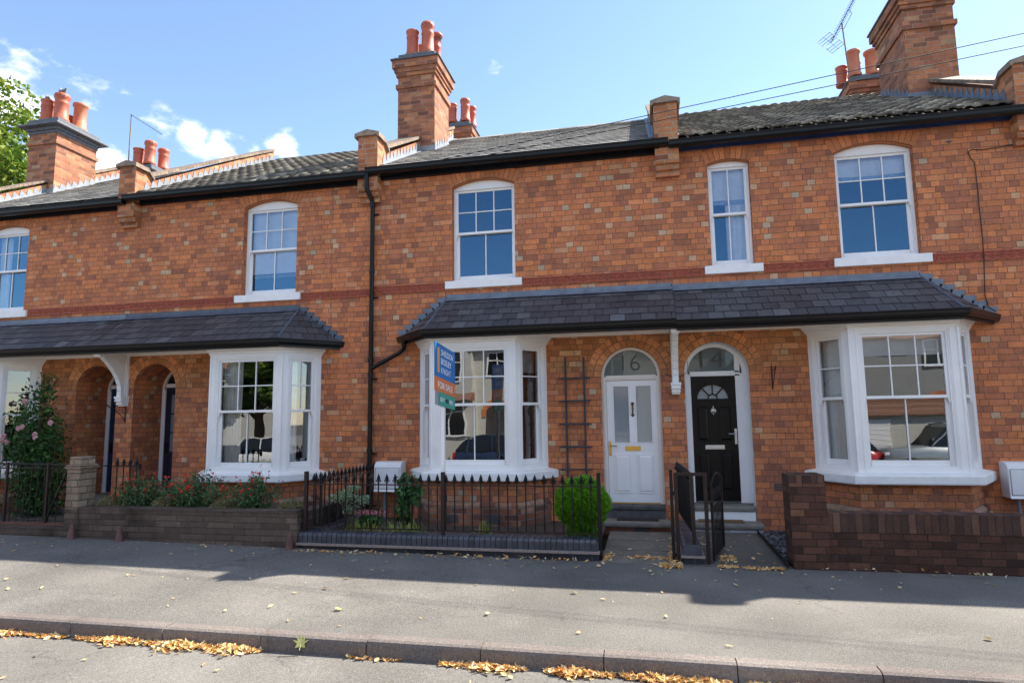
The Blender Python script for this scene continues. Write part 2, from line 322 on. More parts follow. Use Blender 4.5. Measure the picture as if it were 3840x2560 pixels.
def asphalt(name, c0, c1, speck, rough=.85, streak=False):
    t = NT(name)
    base = t.mix(t.rng(t.noise(.7, 7, .6), .34, .66), c0, c1)
    sp = t.rng(t.noise(110, 2, .9), .52, .66); base = t.mix(t.m_('MULTIPLY', sp, .7), base, speck)
    sp2 = t.rng(t.noise(34, 4, .8), .3, .7, .78, 1.2); c3 = t.n('ShaderNodeCombineColor'); [t.l(sp2, c3.inputs[i]) for i in range(3)]; base = t.mix(1.0, base, c3.outputs[0], 'MULTIPLY')
    dk = t.rng(t.noise(85, 3, .8), .34, .45, 1, 0); base = t.mix(t.m_('MULTIPLY', dk, .75), base, scale_c(c0, .4))
    # worn patches where the chippings show
    pm = t.m_('MULTIPLY', t.rng(t.noise(1.5, 5, .7), .58, .70), t.rng(t.noise(32, 3, .7), .48, .62)); base = t.mix(t.m_('MULTIPLY', pm, .55), base, scale_c(c0, .45))
    pl = t.m_('MULTIPLY', t.rng(t.noise(1.1, 4, .6, stretch=(1, 1.7, 1)), .56, .70), t.rng(t.noise(60, 2, .7), .5, .66)); base = t.mix(t.m_('MULTIPLY', pl, .5), base, scale_c(speck, 1.25))
    vo = t.n('ShaderNodeTexVoronoi', feature='DISTANCE_TO_EDGE'); vo.inputs['Scale'].default_value = .55
    wv = t.n('ShaderNodeTexNoise'); wv.inputs['Scale'].default_value = 2.2; wv.inputs['Detail'].default_value = 5; wm = t.n('ShaderNodeMix', data_type='VECTOR'); wm.inputs[0].default_value = .35; t.l(t.pos(), wv.inputs['Vector']); t.l(t.pos(), wm.inputs[4]); t.l(wv.outputs['Color'], wm.inputs[5]); t.l(wm.outputs[1], vo.inputs['Vector'])
    ck = t.m_('MULTIPLY', t.rng(vo.outputs['Distance'], .002, .006, 1, 0), t.rng(t.noise(.8, 3), .50, .60)); base = t.mix(t.m_('MULTIPLY', ck, .35), base, scale_c(c0, .35))
    big = t.rng(t.noise(.35, 3, .5), .35, .65, .88, 1.12); c4 = t.n('ShaderNodeCombineColor'); [t.l(big, c4.inputs[i]) for i in range(3)]; base = t.mix(1.0, base, c4.outputs[0], 'MULTIPLY')
    t.setc(base); t.b.inputs['Roughness'].default_value = rough; t.b.inputs['Specular IOR Level'].default_value = .25
    h = t.m_('ADD', t.noise(120, 4, .8), t.m_('MULTIPLY', t.noise(40, 3, .6), .8)); t.bump(h, .85, .008)
    return t.m
asphalt('tarmac_pavement', (.115, .108, .099), (.165, .154, .139), (.40, .375, .34))
asphalt('tarmac_road', (.145, .135, .122), (.19, .18, .163), (.34, .32, .29))
asphalt('tarmac_path', (.085, .08, .07), (.125, .117, .102), (.28, .26, .24))
asphalt('kerb_granite', (.16, .13, .118), (.22, .19, .17), (.34, .31, .28))

def glass(name, base=.16, gain=1.0, wob=.012, tint=(.86, .9, .9), refl=(.95, .97, 1)):
    t = NT(name); t.t.nodes.remove(t.b)
    tr = t.n('ShaderNodeBsdfTransparent'); tr.inputs[0].default_value = (*tint, 1)
    gl = t.n('ShaderNodeBsdfGlossy'); gl.inputs['Roughness'].default_value = 0.0; gl.inputs[0].default_value = (*refl, 1)
    fr = t.n('ShaderNodeFresnel'); fr.inputs[0].default_value = 1.5
    bp = t.n('ShaderNodeBump'); bp.inputs['Strength'].default_value = wob; bp.inputs['Distance'].default_value = .5
    t.l(t.noise(1.9, 1, .4), bp.inputs['Height']); t.l(bp.outputs[0], gl.inputs['Normal'])
    f = t.m_('MINIMUM', t.m_('ADD', t.m_('MULTIPLY', fr.outputs[0], gain), base), 1.0)
    ms = t.n('ShaderNodeMixShader'); t.l(f, ms.inputs[0]); t.l(tr.outputs[0], ms.inputs[1]); t.l(gl.outputs[0], ms.inputs[2]); t.l(ms.outputs[0], t.out.inputs[0])
    return t.m
glass('glass_upper', .12, 1.4, .003, refl=(.34, .66, 1.0), tint=(.97, .98, .98))
glass('glass_bay', .12, 1.8, .003, tint=(.96, .97, .97))
glass('glass_wavy', .12, 1.8, .005, tint=(.94, .96, .96))
t = NT('glass_frosted'); t.setc((.23, .27, .30)); t.b.inputs['Roughness'].default_value = .12; t.b.inputs['Coat Weight'].default_value = .6; t.b.inputs['Coat Roughness'].default_value = .02
t = NT('glass_fanlight'); t.setc((.085, .115, .118)); t.b.inputs['Roughness'].default_value = .12; t.b.inputs['Coat Weight'].default_value = .5; t.b.inputs['Coat Roughness'].default_value = .02
t = NT('glass_obscure'); t.setc(t.mix(t.rng(t.noise(90, 4, .8), .35, .65), (.12, .14, .15), (.5, .53, .55))); t.b.inputs['Roughness'].default_value = .2; t.bump(t.noise(120, 3), .5, .004)
t = NT('door_black'); t.setc((.005, .005, .006)); t.b.inputs['Roughness'].default_value = .25; t.b.inputs['Specular IOR Level'].default_value = .22
t.bump(t.noise(14, 5, .7, stretch=(6, 1, .5)), .25, .004)
def M(n): return MATS[n]

# ================================================================== mesh helpers
def wloc(o):
    v = Vector((0, 0, 0))
    while o is not None: v += o.location; o = o.parent
    return v
def props(o, label=None, cat=None, group=None, kind=None):
    for k, x in (('label', label), ('category', cat), ('group', group), ('kind', kind)):
        if x: o[k] = x
    return o
def thing(name, label, cat, loc=(0, 0, 0), group=None):
    o = bpy.data.objects.new(name, None); COL.objects.link(o); o.location = loc; o.empty_display_size = .2
    return props(o, label, cat, group)
class MB:
    def __init__(s, F=None): s.v = []; s.f = []; s.F = F; s.sm = []
    def add(s, vs, fs, smooth=False):
        b = len(s.v)
        for p in vs:
            s.v.append(tuple(s.F(*p)) if s.F else tuple(p))
        for f in fs: s.f.append(tuple(i+b for i in f)); s.sm.append(smooth)
        return s
    def box(s, x0, x1, y0, y1, z0, z1):
        if x1 < x0: x0, x1 = x1, x0
        if y1 < y0: y0, y1 = y1, y0
        if z1 < z0: z0, z1 = z1, z0
        return s.add([(x0,y0,z0),(x1,y0,z0),(x1,y1,z0),(x0,y1,z0),(x0,y0,z1),(x1,y0,z1),(x1,y1,z1),(x0,y1,z1)],
                     [(0,3,2,1),(4,5,6,7),(0,1,5,4),(1,2,6,5),(2,3,7,6),(3,0,4,7)])
    def quad(s, a, b, c, d): return s.add([a, b, c, d], [(0, 1, 2, 3)])
    def poly(s, pts): return s.add(pts, [tuple(range(len(pts)))])
    def prism(s, pts, off, caps=True, smooth=False):
        n = len(pts); o = Vector(off); vs = [Vector(p) for p in pts] + [Vector(p)+o for p in pts]
        fs = [(i, (i+1) % n, (i+1) % n + n, i+n) for i in range(n)]
        if caps: fs += [tuple(range(n))[::-1], tuple(range(n, 2*n))]
        return s.add(vs, fs, smooth)
    def tube(s, pts, r, seg=8, caps=True, smooth=True):
        pts = [Vector(p) for p in pts]; rr = r if isinstance(r, (list, tuple)) else [r]*len(pts)
        vs = []; prev = None
        for i, p in enumerate(pts):
            d = (pts[min(i+1, len(pts)-1)] - pts[max(i-1, 0)]).normalized()
            if prev is None:
                a = Vector((0, 0, 1)) if abs(d.z) < .9 else Vector((1, 0, 0)); n = d.cross(a).normalized()
            else: n = (prev - d*prev.dot(d)).normalized()
            prev = n; b = d.cross(n)
            for k in range(seg):
                t = 2*math.pi*k/seg; vs.append(p + (n*math.cos(t)+b*math.sin(t))*rr[i])
        fs = []
        for i in range(len(pts)-1):
            for k in range(seg): fs.append((i*seg+k, i*seg+(k+1) % seg, (i+1)*seg+(k+1) % seg, (i+1)*seg+k))
        s.add(vs, fs, smooth)
        if caps: s.add(vs[:seg], [tuple(range(seg))[::-1]]); s.add(vs[-seg:], [tuple(range(seg))])
        return s
    def lathe(s, prof, c, seg=20, smooth=True, caps=True):
        vs = []
        for r, z in prof:
            for k in range(seg):
                t = 2*math.pi*k/seg; vs.append((c[0]+r*math.cos(t), c[1]+r*math.sin(t), c[2]+z))
        fs = []
        for i in range(len(prof)-1):
            for k in range(seg): fs.append((i*seg+k, i*seg+(k+1) % seg, (i+1)*seg+(k+1) % seg, (i+1)*seg+k))
        s.add(vs, fs, smooth)
        if caps: s.add(vs[:seg], [tuple(range(seg))[::-1]]); s.add(vs[-seg:], [tuple(range(seg))])
        return s
    def torus(s, c, rad, r, axis='y', n=12, m=5):
        vs = []
        for i in range(n):
            a = 2*math.pi*i/n
            for j in range(m):
                b = 2*math.pi*j/m; q = rad + r*math.cos(b)
                if axis == 'y': vs.append((c[0]+q*math.cos(a), c[1]+r*math.sin(b), c[2]+q*math.sin(a)))
                elif axis == 'z': vs.append((c[0]+q*math.cos(a), c[1]+q*math.sin(a), c[2]+r*math.sin(b)))
                else: vs.append((c[0]+r*math.sin(b), c[1]+q*math.cos(a), c[2]+q*math.sin(a)))
        fs = [(i*m+j, ((i+1) % n)*m+j, ((i+1) % n)*m+(j+1) % m, i*m+(j+1) % m) for i in range(n) for j in range(m)]
        return s.add(vs, fs, True)
    def build(s, name, mat, parent=None, bevel=0, label=None, cat=None, group=None, kind=None, fix=True, weld=False):
        me = bpy.data.meshes.new(name); o = bpy.data.objects.new(name, me); COL.objects.link(o)
        off = wloc(parent) if parent else Vector((0, 0, 0))
        ctr = Vector((0, 0, 0))
        if parent is None and s.v and kind is None:
            a = np.array(s.v); ctr = Vector((float((a[:,0].min()+a[:,0].max())/2), float((a[:,1].min()+a[:,1].max())/2), float(a[:,2].min())))
            off = ctr
        me.from_pydata([(p[0]-off.x, p[1]-off.y, p[2]-off.z) for p in s.v], [], s.f)
        me.polygons.foreach_set('use_smooth', s.sm)
        if fix:
            bm = bmesh.new(); bm.from_mesh(me)
            if weld: bmesh.ops.remove_doubles(bm, verts=bm.verts, dist=1e-5)
            bmesh.ops.recalc_face_normals(bm, faces=bm.faces); bm.to_mesh(me); bm.free()
        me.materials.append(M(mat) if isinstance(mat, str) else mat)
        if parent: o.parent = parent
        else: o.location = ctr
        if bevel:
            b = o.modifiers.new('bevel', 'BEVEL'); b.width = bevel; b.segments = 2; b.limit_method = 'ANGLE'; b.angle_limit = R(40)
        return props(o, label, cat, group, kind)
def inst(src, parent, delta, name=None):
    c = src.copy(); COL.objects.link(c); c.parent = parent; c.location = Vector(src.location) + Vector(delta)
    for k in list(c.keys()):
        pass
    return c
def frame2d(ox, oy, dx, dy, z=0):
    """local frame: u along (dx,dy), w outward (to the street for d=(1,0)), z up"""
    l = math.hypot(dx, dy); dx /= l; dy /= l; nx, ny = dy, -dx
    return lambda u, w, zz: Vector((ox + u*dx + w*nx, oy + u*dy + w*ny, zz + z))
def arc_pts(cx, z0, half, rise, n=16):
    """points left to right over an arch with springing z0"""
    if rise >= half*.97:
        return [(cx - half*math.cos(math.pi*i/n), z0 + rise*math.sin(math.pi*i/n)) for i in range(n+1)]
    r = (half*half + rise*rise)/(2*rise); a = math.asin(half/r); zc = z0 + rise - r
    return [(cx + r*math.sin(-a + 2*a*i/n), zc + r*math.cos(-a + 2*a*i/n)) for i in range(n+1)]

# ================================================================== building blocks
def arc_z(op, x):
    cx = (op['x0']+op['x1'])/2; half = (op['x1']-op['x0'])/2; rise = op['rise']
    if rise <= 0: return op['zt']
    d = min(abs(x-cx), half)
    if rise >= half*.97: return op['zt'] + rise*math.sqrt(max(0, 1-(d/half)**2))
    r = (half*half+rise*rise)/(2*rise); return op['zt'] + rise - r + math.sqrt(r*r-d*d)
def wall_front(mb, x0, x1, z0, z1, ops, y=0.0):
    xs = {x0, x1}
    for o in ops:
        xs |= {o['x0'], o['x1']}
        if o['rise'] > 0: xs |= {p[0] for p in arc_pts((o['x0']+o['x1'])/2, o['zt'], (o['x1']-o['x0'])/2, o['rise'], 20)}
    xs = sorted(x for x in xs if x0-1e-6 <= x <= x1+1e-6)
    for a, b in zip(xs, xs[1:]):
        if b-a < 1e-5: continue
        m = (a+b)/2; cov = sorted([o for o in ops if o['x0'] < m < o['x1']], key=lambda o: o['zb'])
        lo = (z0, z0)
        for o in cov:
            if o['zb'] > lo[0]+1e-6: mb.quad((a, y, lo[0]), (b, y, lo[1]), (b, y, o['zb']), (a, y, o['zb']))
            lo = (arc_z(o, a), arc_z(o, b))
        if z1 > min(lo): mb.quad((a, y, lo[0]), (b, y, lo[1]), (b, y, z1), (a, y, z1))
def op_outline(o, n=20):
    if o['rise'] > 0: top = arc_pts((o['x0']+o['x1'])/2, o['zt'], (o['x1']-o['x0'])/2, o['rise'], n)
    else: top = [(o['x0'], o['zt']), (o['x1'], o['zt'])]
    return [(o['x0'], o['zb'])] + top + [(o['x1'], o['zb'])]
def reveal(mb, o, y0, y1, n=20):
    pts = op_outline(o, n)
    for a, b in zip(pts, pts[1:]): mb.quad((a[0], y0, a[1]), (b[0], y0, b[1]), (b[0], y1, b[1]), (a[0], y1, a[1]))

def voussoirs(mb, o, t0, t1, n, y=-0.006, gap=.008, seed=0):
    """separate bricks fanned over the head of an opening, from offset t0 to t1"""
    cx = (o['x0']+o['x1'])/2; half = (o['x1']-o['x0'])/2; rise = o['rise']
    if rise >= half*.97: r = half; zc = o['zt']; a0 = math.pi/2; kz = rise/half
    else: r = (half*half+rise*rise)/(2*rise); zc = o['zt']+rise-r; a0 = math.asin(half/r); kz = 1
    ex = .0 if rise >= half*.97 else .02
    rr = random.Random(seed)
    for i in range(n):
        b0 = -a0-ex + 2*(a0+ex)*i/n; b1 = -a0-ex + 2*(a0+ex)*(i+1)/n; g = gap/2/(r+t0)
        b0 += g; b1 -= g; s0 = r+t0; s1 = r+t1-gap*.5
        yy = y - rr.uniform(0, .004)
        P = [(cx+s*math.sin(b), zc+s*math.cos(b)*kz) for s, b in ((s0, b0), (s1, b0), (s1, b1), (s0, b1))]
        mb.prism([(p[0], yy, p[1]) for p in P], (0, .02-yy, 0))

def sash_unit(F, fr, su, sl, gu, gl, u0, u1, z0, z1, zm, cu, ru, cl, w=-.02, jamb=.03, stile=.042, bar=.018):
    fr.F = su.F = sl.F = gu.F = gl.F = F
    fr.box(u0, u0+jamb, w-.12, w, z0, z1); fr.box(u1-jamb, u1, w-.12, w, z0, z1)
    fr.box(u0+jamb, u1-jamb, w-.12, w, z1-jamb, z1); fr.box(u0+jamb, u1-jamb, w-.12, w+.012, z0, z0+.03)
    a, b = u0+jamb, u1-jamb
    # upper sash (front)
    w1 = w-.022; w0 = w-.062; t = z1-jamb
    su.box(a, a+stile, w0, w1, zm-.018, t); su.box(b-stile, b, w0, w1, zm-.018, t)
    su.box(a+stile, b-stile, w0, w1, t-stile, t); su.box(a+stile, b-stile, w0, w1+.004, zm-.02, zm+.022)
    ga, gb, gz0, gz1 = a+stile, b-stile, zm+.022, t-stile
    for i in range(1, cu):
        x = ga+(gb-ga)*i/cu; su.box(x-bar/2, x+bar/2, w0+.006, w1-.002, gz0, gz1)
    for j in range(1, ru):
        z = gz0+(gz1-gz0)*j/ru; su.box(ga, gb, w0+.008, w1-.004, z-bar/2, z+bar/2)
    wg = (w0+w1)/2; gu.quad((ga, wg, gz0), (gb, wg, gz0), (gb, wg, gz1), (ga, wg, gz1))
    for s, x in ((1, a), (-1, b)):   # horns
        su.prism([(x, w1, zm-.018), (x+s*stile*.9, w1, zm-.018), (x+s*stile*.55, w1, zm-.05), (x+s*stile*.4, w1, zm-.085), (x, w1, zm-.085)], (0, -.038, 0))
    # lower sash (behind)
    w1 = w-.068; w0 = w-.108; bt = z0+.03
    sl.box(a, a+stile+.012, w0, w1, bt, zm+.018); sl.box(b-stile-.012, b, w0, w1, bt, zm+.018)
    sl.box(a+stile, b-stile, w0, w1, bt, bt+.078); sl.box(a+stile, b-stile, w0, w1, zm-.02, zm+.016)
    ga, gb, gz0, gz1 = a+stile+.012, b-stile-.012, bt+.078, zm-.02
    for i in range(1, cl):
        x = ga+(gb-ga)*i/cl; sl.box(x-bar/2, x+bar/2, w0+.006, w1-.002, gz0, gz1)
    wg = (w0+w1)/2; gl.quad((ga, wg, gz0), (gb, wg, gz0), (gb, wg, gz1), (ga, wg, gz1))

def cloth(mb, F, u0, u1, z0, z1, w, fold=.02, nf=8, wavez=0.0, seed=0):
    rr = random.Random(seed); n = max(6, nf*6); m = 8; vs = []
    ph = rr.uniform(0, 6)
    for j in range(m+1):
        for i in range(n+1):
            u = u0+(u1-u0)*i/n; z = z0+(z1-z0)*j/m
            ww = w + fold*math.sin(ph + nf*2*math.pi*i/n + .6*math.sin(j*.7)) + wavez*math.sin(z*40+u*6)
            vs.append((u, ww, z))
    fs = [(j*(n+1)+i, j*(n+1)+i+1, (j+1)*(n+1)+i+1, (j+1)*(n+1)+i) for j in range(m) for i in range(n)]
    mb.F = F; mb.add(vs, fs, True)

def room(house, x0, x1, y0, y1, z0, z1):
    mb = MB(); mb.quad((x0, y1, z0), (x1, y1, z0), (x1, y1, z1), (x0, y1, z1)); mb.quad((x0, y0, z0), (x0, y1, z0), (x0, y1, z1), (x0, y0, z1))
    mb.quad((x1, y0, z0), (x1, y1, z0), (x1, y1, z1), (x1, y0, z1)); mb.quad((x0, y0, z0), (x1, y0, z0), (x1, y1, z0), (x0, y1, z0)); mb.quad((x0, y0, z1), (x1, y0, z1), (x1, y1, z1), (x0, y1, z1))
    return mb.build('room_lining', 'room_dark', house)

def upper_window(house, x0, x1, zo=0.0, cu=3, ru=2, cl=2, blind=None, label=None, seed=0):
    y = .11; F = frame2d(0, y, 1, 0); cx = (x0+x1)/2
    fr, su, sl, gu, gl = MB(), MB(), MB(), MB(), MB()
    z0, z1, zm = 4.07+zo, 5.73+zo, 4.925+zo
    sash_unit(F, fr, su, sl, gu, gl, x0+.003, x1-.003, z0, z1, zm, cu, ru, cl, w=0)
    rise = .125*(x1-x0)/1.11 if x1-x0 > .8 else .06
    pts = arc_pts(cx, z1, (x1-x0)/2-.003, rise-.004, 14)
    fr.F = None
    fr.prism([(p[0], y-.0, p[1]) for p in pts], (0, .10, 0))
    fr.box(x0+.03, x1-.03, y-.012, y, z1-.035, z1-.02)
    f = fr.build('window', 'upvc_white', house, label=label)
    for m, nm in ((su, 'sash'), (sl, 'sash')): m.build(nm, 'upvc_white', f, bevel=.003)
    for m in (gu, gl): m.build('glass', 'glass_upper', f, fix=False)
    MB().box(x0-.115, x1+.115, -.055, .10, 3.925+zo, 4.058+zo).build('sill', 'white_masonry', f, bevel=.006)
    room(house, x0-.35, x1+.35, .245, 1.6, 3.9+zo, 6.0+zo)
    mb = MB()
    if blind == 'low':      # blind drawn past the meeting rail with a lace hem
        cloth(mb, F, x0+.04, x1-.04, 4.50+zo, 5.72+zo, -.125, .003, 3, 0, seed); mb.build('blind', 'blind_white', f)
        lm = MB(F); [lm.torus((x0+.08+i*.052, -.14, 4.455+zo), .024, .004, 'y', 10, 4) for i in range(int((x1-x0-.12)/.052))]; lm.build('lace_hem', 'curtain', f)
    elif blind == 'high':
        cloth(mb, F, x0+.04, x1-.04, 5.40+zo, 5.72+zo, -.128, .004, 3, .012, seed); mb.build('blind', 'blind_white', f)
        lm = MB(F); lm.box(x0+.04, x1-.04, -.143, -.137, 5.335+zo, 5.40+zo); lm.build('lace_hem', 'lace', f)
    elif blind == 'narrow':
        cloth(mb, F, x0+.03, x1-.03, 5.18+zo, 5.72+zo, -.128, .004, 2, .012, seed); mb.build('blind', 'blind_white', f)
        lm = MB(F); lm.box(x0+.03, x1-.03, -.143, -.137, 5.12+zo, 5.18+zo); lm.build('lace_hem', 'lace', f)
        cm = MB(); cloth(cm, F, (x0+x1)/2-.04, x1-.03, 4.1+zo, 5.2+zo, -.17, .012, 5, 0, seed+1); cm.build('curtain', 'curtain', f)
    elif blind == 'left':
        cloth(mb, F, x0+.04, x0+.34, 4.1+zo, 5.7+zo, -.22, .02, 4, 0, seed); mb.build('curtain', 'curtain', f)
    return f

BY = -.58
def bay_window(house, c, zo=0.0, side_cols=1, dress=None, glassm='glass_bay'):
    L = .707; FF = frame2d(c, BY, 1, 0); FL = frame2d(c-1.09, 0, .405, -.58); FR = frame2d(c+.685, BY, .405, .58)
    fr = MB(); Z = lambda z: z+zo
    subs = []
    for F, a, b, w0, w1, cu, cl in ((FF, -.685, .685, -.565, .565, 3, 2), (FL, 0, L, .10, .575, side_cols, 1), (FR, 0, L, .132, .607, side_cols, 1)):
        fr.F = F
        fr.box(a, w0, -.10, 0, Z(.93), Z(3.0)); fr.box(w1, b, -.10, 0, Z(.93), Z(3.0)); fr.box(w0, w1, -.10, 0, Z(2.86), Z(3.0)); fr.box(w0, w1, -.10, 0, Z(.93), Z(.975))
        for q in ((w0-.035, w0-.018), (w1+.018, w1+.035)): fr.box(q[0], q[1], 0, .010, Z(.95), Z(2.90))
        fr.box(w0-.035, w1+.035, 0, .011, Z(2.885), Z(2.902))
        f2, su, sl, gu, gl = MB(), MB(), MB(), MB(), MB()
        sash_unit(F, f2, su, sl, gu, gl, w0, w1, Z(.975), Z(2.86), Z(1.945), cu, 2, cl, w=-.012, jamb=.026, stile=.04)
        fr.v += [tuple(p) for p in []]
        b0 = len(fr.v); fr.v += f2.v; fr.f += [tuple(i+b0 for i in q) for q in f2.f]; fr.sm += f2.sm
        subs.append((su, sl, gu, gl))
    fr.F = None
    for sx in (-1, 1):
        fr.tube([(c+sx*.685, BY-.003, Z(.93)), (c+sx*.685, BY-.003, Z(3.0))], .017, 8)
    bw = fr.build('bay_window', 'white_paint', house)
    for su, sl, gu, gl in subs:
        su.build('sash', 'white_paint', bw, bevel=.003); sl.build('sash', 'white_paint', bw, bevel=.003)
        gu.build('glass', glassm, bw, fix=False); gl.build('glass', glassm, bw, fix=False)
    def ring(o, z):   # plan outline pushed out by o
        return [(c-1.09-o*1.05, .0, z), (c-.685-o*.62, BY-o, z), (c+.685+o*.62, BY-o, z), (c+1.09+o*1.05, .0, z)]
    def band(prof, name, mat, bevel=0):
        mb = MB(); n = len(prof)
        for (o0, z0), (o1, z1) in zip(prof, prof[1:]+prof[:1]):
            A, B = ring(o0, Z(z0)), ring(o1, Z(z1))
            for i in range(3): mb.quad(A[i], A[i+1], B[i+1], B[i])
        return mb.build(name, mat, bw, bevel=bevel)
    band([(-.10, 2.90), (.012, 2.90), (.012, 2.925), (.035, 2.935), (.035, 2.96), (.055, 2.97), (.07, 2.995), (.10, 3.03), (.10, 3.09), (-.10, 3.09)], 'cornice', 'white_paint')
    band([(-.12, .775), (.148, .775), (.155, .79), (.155, .885), (.145, .90), (-.02, .935), (-.12, .935)], 'sill', 'white_masonry')
    # inner head and board so no light leaks
    mb = MB(); mb.poly(ring(-.02, Z(3.085))); mb.poly(ring(-.02, Z(.93))); mb.build('window_board', 'white_paint', bw, fix=False)
    # brick base under the sill
    mb = MB(); A, B = ring(-.01, -.02), ring(-.01, Z(.78))
    for i in range(3): mb.quad(A[i], A[i+1], B[i+1], B[i])
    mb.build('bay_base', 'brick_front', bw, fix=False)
    mb = MB(); A, B = ring(.035, -.02), ring(.035, .40); C2 = ring(-.01, .445)
    for i in range(3): mb.quad(A[i], A[i+1], B[i+1], B[i]); mb.quad(B[i], B[i+1], C2[i+1], C2[i])
    mb.build('plinth', 'brick_base', bw, fix=False)
    if dress: dress(bw, c, FF, FL, FR, Z)
    return bw

def dress_left(bw, c, FF, FL, FR, Z):
    mb = MB(); cloth(mb, FF, -.55, -.18, Z(1.0), Z(2.84), -.20, .022, 6, 0, 3); mb.build('curtain', 'curtain', bw)
    mb = MB(); cloth(mb, FR, .14, .36, Z(1.0), Z(2.84), -.20, .022, 4, 0, 4); mb.build('curtain', 'curtain', bw)
def dress_right(bw, c, FF, FL, FR, Z):
    mb = MB(); cloth(mb, FF, -.55, .55, Z(2.53), Z(2.84), -.17, .003, 2, .004, 3); mb.build('blind', 'blind_white', bw)
    mb = MB(); cloth(mb, FL, .11, .57, Z(1.0), Z(2.84), -.17, .003, 1, .003, 4); mb.build('blind', 'blind_white', bw)
def dress_mid(bw, c, FF, FL, FR, Z):
    mb = MB(); cloth(mb, FL, .11, .57, Z(1.0), Z(2.84), -.17, .012, 9, 0, 3); mb.build('curtain', 'curtain_dark', bw)
    mb = MB(); cloth(mb, FR, .14, .60, Z(2.45), Z(2.84), -.17, .002, 2, 0, 5); mb.build('blind', 'curtain_dark', bw)
def dress_far(bw, c, FF, FL, FR, Z):
    mb = MB(FR)
    for i in range(22): mb.box(.14, .60, -.19, -.165, Z(2.84)-.035*i-.008, Z(2.84)-.035*i)
    mb.build('blind', 'curtain_dark', bw)

ZB = 6.2; SL = .552
def roofz(y, z0): return z0 + SL*(y+.1)
NRM = Vector((0, -SL, 1)).normalized(); UPS = Vector((0, 1, SL)).normalized()

def slate_field(mb, x0, x1, base, n, gauge, sw, thick, rr, udir=Vector((1, 0, 0)), ups=UPS, nrm=NRM, jitter=.004, lift=.012):
    """n courses of separate slates climbing from base"""
    for k in range(n):
        off = (k % 2)*sw*.5; x = x0 - off
        while x < x1:
            a = max(x, x0)+.005; b = min(x+sw, x1)-.005; tw_ = rr.uniform(-.004, .004); x += sw
            if b-a < .02: continue
            l0 = rr.uniform(-jitter, jitter); s0 = k*gauge+l0; s1 = (k+1)*gauge+.02
            h0 = lift+rr.uniform(0, .003); h1 = .002
            P = []
            for h_ in (0, thick):
                for (xx, ss, hh) in ((a, s0, h0), (b, s0+tw_, h0), (b, s1, h1), (a, s1, h1)):
                    P.append(base + udir*(xx) + ups*ss + nrm*(hh+h_))
            mb.add(P, [(3, 2, 1, 0), (4, 5, 6, 7), (0, 1, 5, 4), (1, 2, 6, 5), (2, 3, 7, 6), (3, 0, 4, 7)])

def pantile_field(mb, x0, x1, z0, n, gauge, tw, rr, y0=-.16):
    m = 8; prof = []
    for i in range(m+1):
        t = i/m; prof.append((t, .032*max(0, math.sin(math.pi*min(1, t/.62)))**.8 if t < .62 else -.0+.012*(t-.62)/.38))
    base0 = Vector((0, y0, roofz(y0, z0)))
    for k in range(n):
        x = x0 + .002
        while x < x1-.03:
            w = min(tw, x1-x); s0 = k*gauge+rr.uniform(-.008, .008); s1 = (k+1)*gauge+.03; tl = rr.uniform(-.004, .006)
            lo, hi, bt = [], [], []
            for t, h in prof:
                xx = x+t*w*1.02; p = base0+Vector((xx, 0, 0))
                lo.append(p+UPS*s0+NRM*(h+.030+tl)); hi.append(p+UPS*s1+NRM*(h+.004)); bt.append(p+UPS*(s0+.004)+NRM*(h*.8+.004))
            nn = m+1; fs = []
            for i in range(m): fs.append((i, i+1, nn+i+1, nn+i)); fs.append((2*nn+i, 2*nn+i+1, i+1, i))
            mb.add(lo+hi+bt, fs, True); x += tw

def roof(house, x0, x1, z0, kind, seed, ridge_y=4.35):
    rr = random.Random(seed); mb = MB(); n = int(math.hypot(ridge_y+.16, SL*(ridge_y+.16))/(.25 if kind == 'slate' else .335))
    base = Vector((0, -.16, roofz(-.16, z0)))
    yt = -.16 + (ridge_y+.16)
    zt = roofz(ridge_y, z0); yb = 2*ridge_y+.1
    # deck
    mb.prism([(x0, -.14, roofz(-.14, z0)-.03), (x0, ridge_y, zt-.01), (x0, yb, roofz(-.14, z0)-.03), (x0, yb-.05, roofz(-.14, z0)-.10), (x0, ridge_y, zt-.12), (x0, -.10, roofz(-.14, z0)-.10)], (x1-x0, 0, 0))
    tot = math.hypot(ridge_y+.16, SL*(ridge_y+.16))
    if kind == 'slate': slate_field(mb, x0, x1, base, n, tot/n, .30, .008, rr, lift=.016, jitter=.010)
    else: pantile_field(mb, x0, x1, z0, n, tot/n, .215, rr)
    o = mb.build('roof', 'slate_roof' if kind == 'slate' else 'pantile', house, fix=False)
    mb = MB(); x = x0
    while x < x1:
        b = min(x+.45, x1)
        pr = [(x, ridge_y-.15, zt-.075), (x, ridge_y-.07, zt-.005), (x, ridge_y, zt+.035), (x, ridge_y+.07, zt-.005), (x, ridge_y+.15, zt-.075), (x, ridge_y, zt-.03)]
        mb.prism(pr, (b-x-.006, 0, 0)); x += .45
    mb.build('ridge_tile', 'slate_roof' if kind == 'slate' else 'pantile', o)
    return o

